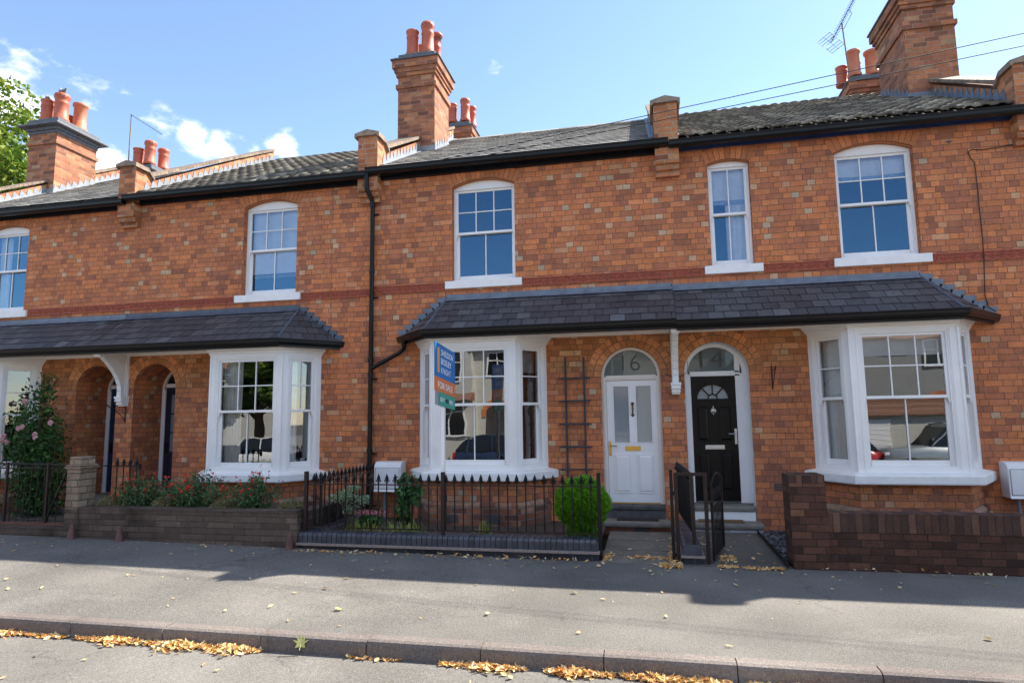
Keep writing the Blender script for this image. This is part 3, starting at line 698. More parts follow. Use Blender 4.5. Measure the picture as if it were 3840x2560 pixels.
def chimney(house, x0, x1, y0, y1, zb, z_str, z_cap, style, pots, name='chimney'):
    mb = MB(); mb.box(x0, x1, y0, y1, zb, z_cap)
    e = .04; mb.box(x0-e, x1+e, y0-e, y1+e, z_str-.09, z_str)
    if style == 'corbel':
        for i, (za, zc) in enumerate(((z_cap-.34, z_cap-.26), (z_cap-.26, z_cap-.17))):
            q = .035+.03*i; mb.box(x0-q, x1+q, y0-q, y1+q, za+.0015*i, zc)
        q = .105; mb.box(x0-q, x1+q, y0-q, y1+q, z_cap-.17, z_cap-.002)
    c = mb.build(name, 'brick_stack', house)
    cm = MB()
    if style == 'corbel':
        for q, a, b in ((.135, 0, .035), (.08, .035, .075), (.0, .075, .18)): cm.box(x0-q, x1+q, y0-q, y1+q, z_cap+a, z_cap+b)
        zt = z_cap+.18
    else:
        for q, a, b in ((.02, -.16, -.08), (.055, -.08, 0), (.19, .0, .05), (.10, .05, .10), (.03, .10, .22)): cm.box(x0-q, x1+q, y0-q, y1+q, z_cap+a, z_cap+b)
        zt = z_cap+.22
    cm.build('chimney_cap', 'blue_cap', c, bevel=.008)
    fm = MB(); A = [(x0+.02, y0+.02, zt-.01), (x1-.02, y0+.02, zt-.01), (x1-.02, y1-.02, zt-.01), (x0+.02, y1-.02, zt-.01)]; B = [(x0+.14, y0+.12, zt+.09), (x1-.14, y0+.12, zt+.09), (x1-.14, y1-.12, zt+.09), (x0+.14, y1-.12, zt+.09)]
    for i in range(4): fm.quad(A[i], A[(i+1) % 4], B[(i+1) % 4], B[i])
    fm.quad(*B); fm.build('flaunching', 'step_stone', c)
    for px, py, h, r, kind in pots: pot(c, px, py, zt+.05, h+.04, r, kind)
    # lead apron
    return c
def pot(parent, x, y, z, h, r, kind='roll'):
    mb = MB()
    prof = [(r*1.06, 0), (r*1.12, .02), (r*1.12, .07), (r*.98, .09)]
    if kind == 'louvre': prof += [(r*.93, h*.62), (r*1.02, h*.66), (r*.95, h*.70), (r*.92, h*.80), (r*1.04, h*.84), (r*1.08, h*.93), (r*1.0, h), (r*.8, h), (r*.78, h*.85)]
    elif kind == 'plain': prof += [(r*.90, h*.85), (r*1.05, h*.88), (r*1.12, h*.92), (r*1.12, h*.985), (r*1.0, h), (r*.8, h), (r*.78, h*.8)]
    elif kind == 'cap': prof += [(r*.85, h*.55), (r*.98, h*.58), (r*.85, h*.62), (r*.80, h*.72), (r*.84, h*.74), (r*.84, h*.88), (r*1.25, h*.90), (r*1.3, h*.96), (r*1.1, h), (r*.3, h*1.03)]
    else: prof += [(r*.93, h*.70), (r*1.04, h*.74), (r*.95, h*.78), (r*.94, h*.88), (r*1.08, h*.93), (r*1.08, h*.98), (r*.98, h), (r*.8, h), (r*.78, h*.8)]
    mb.lathe(prof, (x, y, z), 20)
    if kind == 'louvre' :
        o = mb.build('chimney_pot', 'pot_clay', parent); hm = MB()
        for k in range(12):
            a = 2*math.pi*k/12; hm.tube([(x+math.cos(a)*r*1.02, y+math.sin(a)*r*1.02, z+h*.90), (x+math.cos(a)*r*1.10, y+math.sin(a)*r*1.10, z+h*.90)], .014, 6)
        hm.build('vent_holes', 'room_dark', parent)
    elif kind == 'cap':
        o = mb.build('chimney_pot', 'pot_clay', parent); hm = MB()
        for k in range(20):
            a = 2*math.pi*k/20
            hm.tube([(x+math.cos(a)*r*.86, y+math.sin(a)*r*.86, z+h*.75), (x+math.cos(a)*r*.86, y+math.sin(a)*r*.86, z+h*.88)], .006, 4)
        hm.build('mesh_guard', 'room_dark', parent)
    else: mb.build('chimney_pot', 'pot_orange' if kind == 'plain' else 'pot_clay', parent)

def parapet(house, xc, z0, y_end, lead_side=1, tone='lead', kn=True):
    hw = .185; x0, x1 = xc-hw, xc+hw
    dz = z0-6.2
    prof = [(-.20, 6.0+dz), (-.20, 6.74+dz), (.10, 6.74+dz), (.26, 6.60+dz), (y_end, roofz(y_end, z0)+.30), (y_end, roofz(y_end, z0)-.2), (.3, 6.0+dz)]
    mb = MB(); mb.prism([(x0, y, z) for y, z in prof], (x1-x0, 0, 0)); p = mb.build('parapet', 'brick_parapet', house)
    # coping of tilted creasing tiles
    cm = MB(); y = .20; rr = random.Random(int(xc*10))
    while y < y_end-.02:
        h = roofz(y, z0)+.30; b = Vector((0, y, h)); l = min(.115, y_end-y)
        P = []
        for q, t in ((-.0, 0), (-.0, .055)):
            for (xx, s) in ((x0-.045, 0), (x1+.045, 0), (x1+.045, l-.006), (x0-.045, l-.006)): P.append(b+Vector((xx, 0, 0))+UPS*s+NRM*(t+rr.uniform(0, .006)))
        cm.add(P, [(3, 2, 1, 0), (4, 5, 6, 7), (0, 1, 5, 4), (1, 2, 6, 5), (2, 3, 7, 6), (3, 0, 4, 7)]); y += .115*UPS.y
    e = .05; zt = 6.74+dz
    cm.prism([(x0-e, -.255, zt-.03), (x0-e, -.255, zt+.05), (xc, -.255, zt+.115), (x1+e, -.255, zt+.05), (x1+e, -.255, zt-.03), (x1+e-.03, -.255, zt-.03), (x1+e-.05, -.255, zt+.0), (x0+.0, -.255, zt+.0), (x0-e+.03, -.255, zt-.03)], (0, .32, 0))
    cm.prism([(x0-e, .065, zt+.05), (xc, .065, zt+.115), (x1+e, .065, zt+.05), (x1+e, .065, zt-.01), (x0-e, .065, zt-.01)], (0, .17, -.135))
    cm.build('coping', 'coping_tile', p)
    # corbel under the gutter
    km = MB(); km.box(x0, x1, -.20, .02, 5.74+dz, 6.02+dz); km.box(x0, x1, -.15, .02, 5.65+dz, 5.74+dz); km.box(x0, x1, -.09, .02, 5.56+dz, 5.65+dz)
    km.build('corbel', 'brick_parapet', house)
    # stepped flashing
    for sx in (-1, 1):
        fm = MB(); xx = xc+sx*(hw+.006); y = .02; st = .165; off = Vector((sx*.004, 0, 0))
        while y < y_end-.05:
            y2 = min(y+st, y_end); zb = roofz(y, z0); zb2 = roofz(y2, z0)
            pts = [(xx, y, zb-.01), (xx, y2, zb2-.01), (xx, y2, zb2+.075), (xx, y+.03, zb2+.15), (xx, y, zb+.09)]
            fm.prism(pts, off); y = y2
        a, b = sorted((xc+sx*hw, xc+sx*(hw+.09)))
        fm.prism([(a, -.1, roofz(-.1, z0)+.03), (b, -.1, roofz(-.1, z0)+.03), (b, y_end, roofz(y_end, z0)+.03), (a, y_end, roofz(y_end, z0)+.03)], NRM*.008)
        fm.build('lead_flashing', 'lead_bright' if sx > 0 else 'lead', p, fix=True)
    return p
def stack_flash(par, x0, x1, y0, y1, z0, mat='lead_bright'):
    fm = MB()
    for sx, xx in ((-1, x0-.006), (1, x1+.006)):
        y = y0
        while y < y1-.05:
            y2 = min(y+.165, y1); zb, zb2 = roofz(y, z0), roofz(y2, z0)
            fm.prism([(xx, y, zb-.02), (xx, y2, zb2-.02), (xx, y2, zb2+.075), (xx, y+.03, zb2+.15), (xx, y, zb+.09)], (sx*.004, 0, 0)); y = y2
    fm.box(x0-.02, x1+.02, y0-.012, y0-.004, roofz(y0, z0)-.03, roofz(y0, z0)+.13)
    fm.build('lead_flashing', mat, par)

def gutter(house, x0, x1, zt, fmat, x_fas, fb):
    pr = [(-.20, zt-.015), (-.20, zt-.09), (-.23, zt-.105), (-.285, zt-.10), (-.315, zt-.07), (-.32, zt-.03), (-.335, zt-.012), (-.335, zt), (-.32, zt), (-.315, zt-.012), (-.215, zt-.012)]
    mb = MB(); mb.prism([(x0, y, z) for y, z in pr], (x1-x0, 0, 0)); g = mb.build('gutter', 'black_gutter', house)
    a, b = x_fas
    mb = MB(); mb.box(a, b, -.075, -.0, fb+.03, zt+.04); mb.box(a, b, -.058, 0, fb, fb+.03); mb.box(a, b, -.2, -.075, zt-.05, zt-.035)
    mb.build('fascia', fmat, house)

def string_course(house, spans, zo):
    for a, b in spans:
        mb = MB(); rm = MB()
        mb.box(a, b, -.010, .0, 3.915+zo, 4.045+zo); rm.box(a, b, -.024, -.010, 4.030+zo, 4.048+zo); rm.box(a, b, -.024, -.010, 3.912+zo, 3.926+zo)
        x = a+.06
        while x < b-.05:
            rm.torus((x, -.012, 3.978+zo), .036, .0075, 'y', 12, 5); rm.torus((x, -.012, 3.978+zo), .013, .007, 'y', 8, 4)
            if x+.061 < b-.02: rm.torus((x+.061, -.012, 3.978+zo), .010, .006, 'y', 8, 4)
            x += .122
        s = mb.build('string_course', 'terracotta_band', house); rm.build('relief', 'terracotta', s, fix=False)

def canopy(house, x0, x1, zo, hipL, hipR, gx0, gx1, seed):
    """slated pentice roof: x0,x1 ridge ends at the wall; gx0,gx1 eaves ends; hips as (corner_x, wall_x)"""
    zt, ze, ye = 3.745+zo, 3.125+zo, -.80
    rr = random.Random(seed)
    ups = Vector((0, -ye, zt-ze)); tot = ups.length; ups.normalize(); nrm = Vector((0, -(zt-ze), -ye)).normalized()
    mb = MB(); n = 5
    slate_field(mb, gx0, gx1, Vector((0, ye, ze)), n, tot/n, .225, .007, rr, ups=ups, nrm=nrm, lift=.012, jitter=.006)
    bm = bmesh.new(); me = bpy.data.meshes.new('tmp'); me.from_pydata(mb.v, [], mb.f); bm.from_mesh(me)
    def cut(p, q, keep):   # vertical plane through p,q (xy), keep side sign of x
        d = Vector((q[0]-p[0], q[1]-p[1], 0)); nn = Vector((d.y, -d.x, 0)); 
        if nn.x*keep < 0: nn = -nn
        bmesh.ops.bisect_plane(bm, geom=bm.verts[:]+bm.edges[:]+bm.faces[:], plane_co=(p[0], p[1], 0), plane_no=-nn, clear_outer=True)
    if hipL: cut((hipL[0], ye), (x0, 0), 1)
    if hipR: cut((hipR[0], ye), (x1, 0), -1)
    bm.to_mesh(me); bm.free(); vs = [v.co[:] for v in me.vertices]; fs = [tuple(p.vertices) for p in me.polygons]
    out = MB(); out.add(vs, fs); bpy.data.meshes.remove(me)
    # hip ends
    for hip, xt, sg in ((hipL, x0, -1), (hipR, x1, 1)):
        if not hip: continue
        A = Vector((hip[0], ye, ze)); W = Vector((hip[1], -.0, ze)); T = Vector((xt, 0, zt))
        ud = (W-A); le = ud.length; ud.normalize(); nn = ud.cross(T-A); 
        if nn.z < 0: nn = -nn
        nn.normalize(); up = nn.cross(ud)
        if up.z < 0: up = -up
        m2 = MB(); slate_field(m2, 0, le, A, n, (T-A).dot(up)/n, .215, .007, rr, udir=ud, ups=up, nrm=nn, lift=.012)
        me = bpy.data.meshes.new('tmp'); me.from_pydata(m2.v, [], m2.f); bm = bmesh.new(); bm.from_mesh(me)
        # keep inside triangle A,W,T
        d = (T-A); pn = d.cross(nn); 
        if pn.dot(W-A) > 0: pn = -pn
        bmesh.ops.bisect_plane(bm, geom=bm.verts[:]+bm.edges[:]+bm.faces[:], plane_co=A, plane_no=pn, clear_outer=True)
        bmesh.ops.bisect_plane(bm, geom=bm.verts[:]+bm.edges[:]+bm.faces[:], plane_co=(0, -.002, 0), plane_no=(0, 1, 0), clear_outer=True)
        bm.to_mesh(me); bm.free(); out.add([v.co[:] for v in me.vertices], [tuple(p.vertices) for p in me.polygons]); bpy.data.meshes.remove(me)
    # deck
    L0 = (hipL[0] if hipL else gx0); R0 = (hipR[0] if hipR else gx1)
    lw = hipL[1] if hipL else gx0; rw = hipR[1] if hipR else gx1
    e = .012
    A, B, T0, T1, WL, WR = (L0, ye+e, ze-e), (R0, ye+e, ze-e), (x0, 0, zt-e), (x1, 0, zt-e), (lw, 0, ze-e), (rw, 0, ze-e)
    out.quad(A, B, T1, T0)
    if hipL: out.poly([A, T0, WL])
    if hipR: out.poly([B, WR, T1])
    rf = out.build('canopy_roof', 'slate', house, fix=False)
    # hip tiles + lead
    lm = MB(); zt2 = zt+.006
    lm.box(x0-.02, x1+(.02 if hipR else 0), -.012, -.001, zt-.01, zt+.085); lm.quad((x0, -.008, zt+.035), (x1, -.008, zt+.035), (x1, -.10, zt-.035), (x0, -.10, zt-.035))
    for hip, xt, sg in ((hipL, x0, -1), (hipR, x1, 1)):
        if not hip: continue
        xs = xt; wx = hip[1]; k = 7
        for i in range(k):
            a = xt+(wx-xt)*i/k; b = xt+(wx-xt)*(i+1)/k; za = zt+(ze-zt)*i/k; zb_ = zt+(ze-zt)*(i+1)/k
            lm.prism([(a, -.012, za-.03), (b, -.012, zb_-.03), (b+sg*.03, -.012, zb_+.03), (b+sg*.075, -.012, za+.03), (a, -.012, za+.05)], (0, .011, 0))
    lm.build('lead_flashing', 'lead_dark' if hipR and not hipL and x1 < 0 else 'lead', rf)
    if hipL or hipR:
        hm = MB()
        for hip, xt in ((hipL, x0), (hipR, x1)):
            if hip: hm.tube([(hip[0], ye-.01, ze+.012), (xt, 0, zt+.018)], .02, 6)
        hm.build('hip_roll', 'lead_dark', rf)
    # gutter + fascia following the eaves
    def run(pts, off, za, zb2, th):
        m = MB(); 
        for p, q in zip(pts, pts[1:]):
            d = Vector((q[0]-p[0], q[1]-p[1], 0)).normalized(); nn = Vector((d.y, -d.x, 0))
            a = Vector((p[0], p[1], za))+nn*off; b = Vector((q[0], q[1], za))+nn*off
            m.prism([a, b, b+nn*th, a+nn*th], (0, 0, zb2-za))
        return m
    path = []
    if hipL: path.append((hipL[1], 0))
    path += [(L0, ye+.03), (R0, ye+.03)]
    if hipR: path.append((hipR[1], 0))
    # gutter as mitred profile sweep
    gp = [(.0, .0), (.0, -.075), (.02, -.09), (.065, -.085), (.085, -.05), (.09, -.01), (.098, .0), (.098, .012), (.085, .012), (.08, .0)]
    def sweep(prof, z, mat, name, par):
        m = MB(); P2 = []
        nrmls = []
        for p, q in zip(path, path[1:]):
            d = Vector((q[0]-p[0], q[1]-p[1])).normalized(); nrmls.append(Vector((d.y, -d.x)))
        for i, p in enumerate(path):
            if i == 0: mv = nrmls[0]
            elif i == len(path)-1: mv = nrmls[-1]
            else:
                mv = (nrmls[i-1]+nrmls[i]).normalized(); mv = mv/mv.dot(nrmls[i])
            if i in (0, len(path)-1) and abs(p[1]) < 1e-6: mv = Vector((mv.x/ max(abs(mv.x), .35)*1.0, 0)) if abs(mv.x) > .1 else mv
            P2.append([(p[0]+mv.x*o, p[1]+mv.y*o, z+h) for o, h in prof])
        np_ = len(prof)
        for i in range(len(path)-1):
            for k in range(np_): m.quad(P2[i][k], P2[i+1][k], P2[i+1][(k+1) % np_], P2[i][(k+1) % np_])
        m.poly(P2[0]); m.poly(P2[-1])
        return m.build(name, mat, par)
    sweep(gp, ze-.005, 'black_gutter', 'gutter', rf)
    sweep([(-.02, .0), (-.02, -.135), (.0, -.135), (.0, .0)], ze, 'black_gutter', 'fascia', rf)
    # soffit and wall moulding
    sm = MB(); zs = ze-.055
    poly = [(lw+ (.02 if hipL else 0), -.001), (L0+(.03 if hipL else 0), ye+.05), (R0-(.03 if hipR else 0), ye+.05), (rw-(.02 if hipR else 0), -.001)]
    sm.prism([(a, b, zs) for a, b in poly], (0, 0, .01)); sf = sm.build('soffit', 'cream_paint', rf)
    return rf, ze

def wall_moulding(par, x0, x1, zo):
    mb = MB(); z = 3.022+zo
    pr = [(0, z), (-.018, z), (-.022, z+.018), (-.034, z+.022), (-.038, z+.038), (-.05, z+.042), (-.056, z+.055), (0, z+.055)]
    mb.prism([(x0, y, q) for y, q in pr], (x1-x0, 0, 0)); mb.build('moulding', 'cream_paint', par)

def bracket(par, x, zo):
    z = lambda v: v+zo
    mb = MB()
    # curved web panel
    curve = [(-.16, 2.23), (-.155, 2.35), (-.17, 2.45), (-.22, 2.56), (-.29, 2.66), (-.38, 2.76), (-.48, 2.85), (-.56, 2.91), (-.60, 2.95)]
    web = [(-.001, z(2.23))] + [(a, z(b)) for a, b in curve] + [(-.60, z(3.06)), (-.001, z(3.06))]
    mb.prism([(x-.022, a, b) for a, b in web], (.044, 0, 0))
    # front rib
    for (a, b), (c, d) in zip(curve, curve[1:]):
        mb.prism([(x-.045, a, z(b)), (x-.045, c, z(d)), (x-.045, c-.022, z(d)-.012), (x-.045, a-.022, z(b)-.005)], (.09, 0, 0))
    mb.box(x-.052, x+.052, -.045, -.001, z(2.23), z(3.05)); mb.box(x-.036, x+.036, -.075, -.045, z(2.26), z(2.93))
    mb.box(x-.065, x+.065, -.72, -.54, z(2.955), z(3.04)); mb.box(x-.058, x+.058, -.70, -.56, z(2.935), z(2.955))
    # stepped foot
    st = [(2.195, 2.235, .205, .078), (2.165, 2.195, .185, .07), (2.14, 2.165, .20, .072), (2.11, 2.14, .155, .064), (2.085, 2.11, .165, .066), (2.055, 2.085, .12, .06)]
    for a, b, d, w in st: mb.box(x-w, x+w, -d, -.001, z(a), z(b))
    mb.build('bracket', 'white_paint', par, bevel=.004)

def text_mesh(txt, F, parent, mat, u0, u1, v0, v1, th=.002, bold=0.0, name='lettering', label=None):
    """lettering fitted to the box u0..u1, v0..v1 of frame F(u, out, v)"""
    cu = bpy.data.curves.new('t', 'FONT'); cu.body = txt; cu.size = 1; cu.extrude = .01; cu.offset = bold; cu.resolution_u = 4
    ob = bpy.data.objects.new('t', cu); COL.objects.link(ob); bpy.context.view_layer.update()
    me = bpy.data.meshes.new_from_object(ob.evaluated_get(bpy.context.evaluated_depsgraph_get()))
    bpy.data.objects.remove(ob); bpy.data.curves.remove(cu)
    off = wloc(parent); me.name = name
    xs = [v.co.x for v in me.vertices]; ys = [v.co.y for v in me.vertices]
    ax, bx, ay, by = min(xs), max(xs), min(ys), max(ys)
    for v in me.vertices:
        p = F(u0+(v.co.x-ax)/(bx-ax)*(u1-u0), th if v.co.z > 0 else 0, v0+(v.co.y-ay)/(by-ay)*(v1-v0)); v.co = Vector(p)-off
    me.materials.clear(); me.materials.append(M(mat)); o = bpy.data.objects.new(name, me); COL.objects.link(o); o.parent = parent
    return props(o, label)

# ================================================================== SETTING
def structure(mb, name, mat, fix=True, weld=False): return mb.build(name, mat, None, kind='structure', fix=fix, weld=weld)
KY = -5.17      # back edge of the kerb
def zpave(x, y):
    up = .013*max(0, -x-1.0) ; up = min(up, .13)
    t = min(1, max(0, (y-KY)/2.75)); return up*t
mb = MB(); nx, ny = 120, 8
vs = [(-40+80*i/nx, KY+(2.62+.9)*j/ny, zpave(-40+80*i/nx, KY+3.52*j/ny)) for j in range(ny+1) for i in range(nx+1)]
mb.add(vs, [(j*(nx+1)+i, j*(nx+1)+i+1, (j+1)*(nx+1)+i+1, (j+1)*(nx+1)+i) for j in range(ny) for i in range(nx)])
structure(mb, 'pavement', 'tarmac_pavement', fix=False)
mb = MB(); mb.quad((-60, -9, -.125), (60, -9, -.125), (60, KY-.05, -.125), (-60, KY-.05, -.125)); mb.quad((-60, -17.1, -.55), (60, -17.1, -.55), (60, -9, -.125), (-60, -9, -.125)); structure(mb, 'road', 'tarmac_road', fix=False, weld=True)
mb = MB(); mb.quad((-300, -300, -.62), (300, -300, -.62), (300, 300, -.62), (-300, 300, -.62)); structure(mb, 'ground', 'soil', fix=False)
mb = MB(); mb.quad((-60, -20.6, -.43), (60, -20.6, -.43), (60, -17.0, -.43), (-60, -17.0, -.43)); structure(mb, 'opposite_pavement', 'tarmac_pavement', fix=False)
# kerb stones
def kerb(name, y0, y1, front, zk=0.0):
    mb = MB(); rr = random.Random(5); x = -3.18-.935*14
    while x < 14:
        a, b = x+.004, x+.931; dz = rr.uniform(-.003, .003); dy = rr.uniform(-.004, .004)
        if front < 0: pr = [(y1, -.2), (y1, .0), (y1-.002, .006), (y0+.035, .004), (y0+.010, -.008), (y0, -.03), (y0-.01, -.2)]
        else: pr = [(y0, -.2), (y0, .006), (y1-.03, .004), (y1, -.03), (y1+.01, -.2)]
        mb.prism([(a, y+dy, z+dz+zk) for y, z in pr], (b-a, 0, 0)); x += .935
    return structure(mb, name, 'kerb_granite')
kerb('kerb', KY-.135, KY, -1); kerb('opposite_kerb', -17.12, -16.98, 1, -.43)
# garden ground and paths
mb = MB(); mb.quad((-14, -2.2, .10), (-8.3, -2.2, .10), (-8.3, 0, .10), (-14, 0, .10)); structure(mb, 'garden_soil', 'soil', fix=False)
mb = MB(); mb.quad((-8.2, -2.2, .44), (-4.66, -2.2, .44), (-4.66, -1.2, .44), (-8.2, -1.2, .44)); mb.quad((-8.2, -1.2, .06), (-4.66, -1.2, .06), (-4.66, 0, .06), (-8.2, 0, .06)); structure(mb, 'garden_bed', 'soil', fix=False)
mb = MB(); mb.quad((-4.62, -2.1, .09), (-.66, -2.1, .09), (-.66, 0, .09), (-4.62, 0, .09)); structure(mb, 'front_garden_soil', 'soil', fix=False)
mb = MB()
for i, (a, b) in enumerate(((-2.33, -1.62), (-1.61, -.98), (-.97, -.28))): mb.box(-.60, .36, a, b, -.06, .006+.004*i)
structure(mb, 'slab_path', 'stone_slab')
mb = MB(); mb.quad((.36, -2.34, .004), (1.52, -2.34, .004), (1.52, -.3, .03), (.36, -.3, .03)); structure(mb, 'tarmac_path', 'tarmac_path', fix=False)
mb = MB(); mb.quad((1.5, -2.2, .0), (7, -2.2, .0), (7, 0, .0), (1.5, 0, .0)); structure(mb, 'slate_bed_ground', 'soil', fix=False)

# ================================================================== HOUSES
WIN = {'Z': (-13.27, -12.16), 'A': (-7.245, -6.145), 'B': (-3.18, -2.07), 'C': (2.985, 4.085), 'N': (1.10, 1.74)}
DOOR = {'Z': dict(x0=-10.76, x1=-9.84), 'A': dict(x0=-9.465, x1=-8.55), 'B': dict(x0=-.695, x1=.235), 'C': dict(x0=.60, x1=1.555)}
def wop(k, zo): a, b = WIN[k]; return dict(x0=a, x1=b, zb=3.93+zo, zt=5.73+zo, rise=.125 if b-a > .8 else .06)
def dop(k, zo):
    d = dict(DOOR[k]); hw = (d['x1']-d['x0'])/2; d.update(zb=-.05, zt=2.36+zo, rise=hw*1.0); return d
def bop(c, zo): return dict(x0=c-.98, x1=c+.98, zb=.80+zo, zt=3.05+zo, rise=0)

def house(name, label, x0, x1, ops, recess, reveal_mat, z_top, z0):
    h = thing(name, label, 'house', ((x0+x1)/2, 0, 0), 'brick terraced houses in the row')
    mb = MB(); wall_front(mb, x0, x1, -.12, z_top, ops)
    for o in ops:
        if 'depth' in o and o.get('own') is None: reveal(mb, o, 0, o['depth'])
    yb = 8.8; mb.quad((x0, yb, -.1), (x1, yb, -.1), (x1, yb, 5.9), (x0, yb, 5.9))
    for x in (x0+.001, x1-.001): mb.poly([(x, 0, -.1), (x, yb, -.1), (x, yb, 5.9), (x, 4.35, roofz(4.35, z0)-.14), (x, 0, z_top)])
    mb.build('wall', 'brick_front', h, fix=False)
    for o in ops:
        if o.get('own'):
            m = MB(); reveal(m, o, -.004, o['depth']); m.build('door_reveal', o['own'], h, fix=False)
    return h
def arches(h, o, rings, seed, mat):
    mb = MB(); r = (o['x1']-o['x0'])/2
    if rings == 1: voussoirs(mb, o, .004, .225, int((o['x1']-o['x0']+.1)/.078), seed=seed)
    else:
        voussoirs(mb, o, .004, .112, 17, seed=seed); voussoirs(mb, o, .118, .225, 20, seed=seed+1)
    a_ = mb.build('arch', mat, h, fix=True)
    m = MB(); cx = (o['x0']+o['x1'])/2; half = (o['x1']-o['x0'])/2; P = arc_pts(cx, o['zt'], half, o['rise'], 18)
    if o['rise'] >= half*.97: Q = [(cx+(p[0]-cx)*(half+.225)/half, o['zt']+(p[1]-o['zt'])*(half+.225)/half) for p in P]
    else:
        r = (half*half+o['rise']**2)/(2*o['rise']); zc = o['zt']+o['rise']-r; Q = [(cx+(p[0]-cx)*(r+.22)/r, zc+(p[1]-zc)*(r+.22)/r) for p in P]
    for i in range(18): m.quad((P[i][0], -.0028, P[i][1]), (P[i+1][0], -.0028, P[i+1][1]), (Q[i+1][0], -.0028, Q[i+1][1]), (Q[i][0], -.0028, Q[i][1]))
    m.build('mortar', 'mortar_dark', a_, fix=False)

def door_frame(h, o, y, zl0, ztr, fw, mat='white_paint', name='door_frame', th=.09):
    """jambs, transom and arched head in an arched opening"""
    x0, x1 = o['x0'], o['x1']; cx = (x0+x1)/2; hw = (x1-x0)/2; zs = o['zt']
    mb = MB()
    for a, b in ((x0, x0+fw), (x1-fw, x1)): mb.box(a, b, y, y+th, zl0, zs)
    for a, b in ((x0+fw*.3, x0+fw*.55), (x1-fw*.55, x1-fw*.3)): mb.box(a, b, y-.008, y, zl0, zs)
    mb.box(x0+fw, x1-fw, y+.002, y+th, ztr, ztr+.075); mb.box(x0+fw, x1-fw, y-.008, y+.002, ztr+.02, ztr+.05)
    n = 20
    P0 = arc_pts(cx, zs, hw, o['rise'], n); P1 = arc_pts(cx, zs, hw-fw*.62, o['rise']-fw*.55, n)
    for i in range(n): mb.prism([(P0[i][0], y, P0[i][1]), (P0[i+1][0], y, P0[i+1][1]), (P1[i+1][0], y, P1[i+1][1]), (P1[i][0], y, P1[i][1])], (0, th, 0))
    return mb.build(name, mat, h), P1

def raised_panel(mb, x0, x1, z0, z1, y, d=.014, m=.028):
    """sunk moulding with raised field, standing on the face y (outward = -y)"""
    mb.box(x0, x1, y-.010, y+.002, z1-.014, z1); mb.box(x0, x1, y-.010, y+.002, z0, z0+.014); mb.box(x0, x0+.014, y-.010, y+.002, z0+.014, z1-.014); mb.box(x1-.014, x1, y-.010, y+.002, z0+.014, z1-.014)
    a, b, c, e = x0+.014+m, x1-.014-m, z0+.014+m, z1-.014-m
    A = [(x0+.016, y-.0005, z0+.016), (x1-.016, y-.0005, z0+.016), (x1-.016, y-.0005, z1-.016), (x0+.016, y-.0005, z1-.016)]
    B = [(a, y-d, c), (b, y-d, c), (b, y-d, e), (a, y-d, e)]
    for i in range(4): mb.quad(A[i], A[(i+1) % 4], B[(i+1) % 4], B[i])
    mb.quad(*B)

# ---------------- house Z (far left)
zZ, zA = -.075, -.035
oz = [wop('Z', -.075), dop('Z', 0), bop(-12.69, -.05)]; oz[0]['depth'] = .12; oz[1]['depth'] = .80
HZ = house('terraced_house', 'brick house furthest left, deep blue door in an arched porch beside the pink rose', -14.32, -9.69, oz, None, None, 5.99, 6.12)
oa = [wop('A', -.035), dop('A', 0), bop(-6.69, -.05)]; oa[0]['depth'] = .12; oa[1]['depth'] = .80
HA = house('terraced_house', 'brick house behind the red flowering shrubs, with the dark navy door in an arched porch', -9.69, -4.68, oa, None, None, 6.02, 6.14)
ob = [wop('B', 0), dop('B', 0), bop(-2.665, 0)]; ob[0]['depth'] = .12; ob[1]['depth'] = .11
HB = house('terraced_house', 'brick house numbered 16 with the white front door, behind the for sale board', -4.68, .475, ob, None, None, 6.05, 6.2)
oc = [wop('C', 0), wop('N', 0), dop('C', .02), bop(3.51, 0)]; oc[0]['depth'] = .12; oc[1]['depth'] = .12; oc[2]['depth'] = .30; oc[2]['own'] = 'white_masonry'
HC = house('terraced_house', 'brick house numbered 14 with the glossy black front door', .475, 5.6, oc, None, None, 6.05, 6.2)
HD = house('terraced_house', 'next brick house, only its chimney, parapet end and wall edge showing at the right edge', 5.6, 10.7, [], None, None, 6.05, 6.2)

arches(HZ, oz[0], 1, 1, 'voussoir'); arches(HA, oa[0], 1, 2, 'voussoir'); arches(HB, ob[0], 1, 3, 'voussoir'); arches(HC, oc[0], 1, 4, 'voussoir'); arches(HC, oc[1], 1, 5, 'voussoir')
for h, o, s in ((HZ, oz[1], 11), (HA, oa[1], 13), (HB, ob[1], 15), (HC, oc[2], 17)): arches(h, o, 2, s, 'voussoir_porch')
# orange sheltered brickwork beneath the canopies
def strip(h, spans, z0, z1):
    mb = MB()
    for a, b, ops in spans:
        wall_front(mb, a, b, z0, z1, [dict(o, zb=-1) for o in ops], y=-.0015)
    mb.build('sheltered_wall', 'brick_porch', h, fix=False)
strip(HZ, [(-11.55, -9.695, [oz[1]])], 2.35, 3.10); strip(HA, [(-9.685, -7.82, [oa[1]])], 2.35, 3.10)
strip(HB, [(-1.55, .47, [ob[1]])], 2.45, 3.12); strip(HC, [(.48, 2.40, [oc[2]])], 2.45, 3.12)

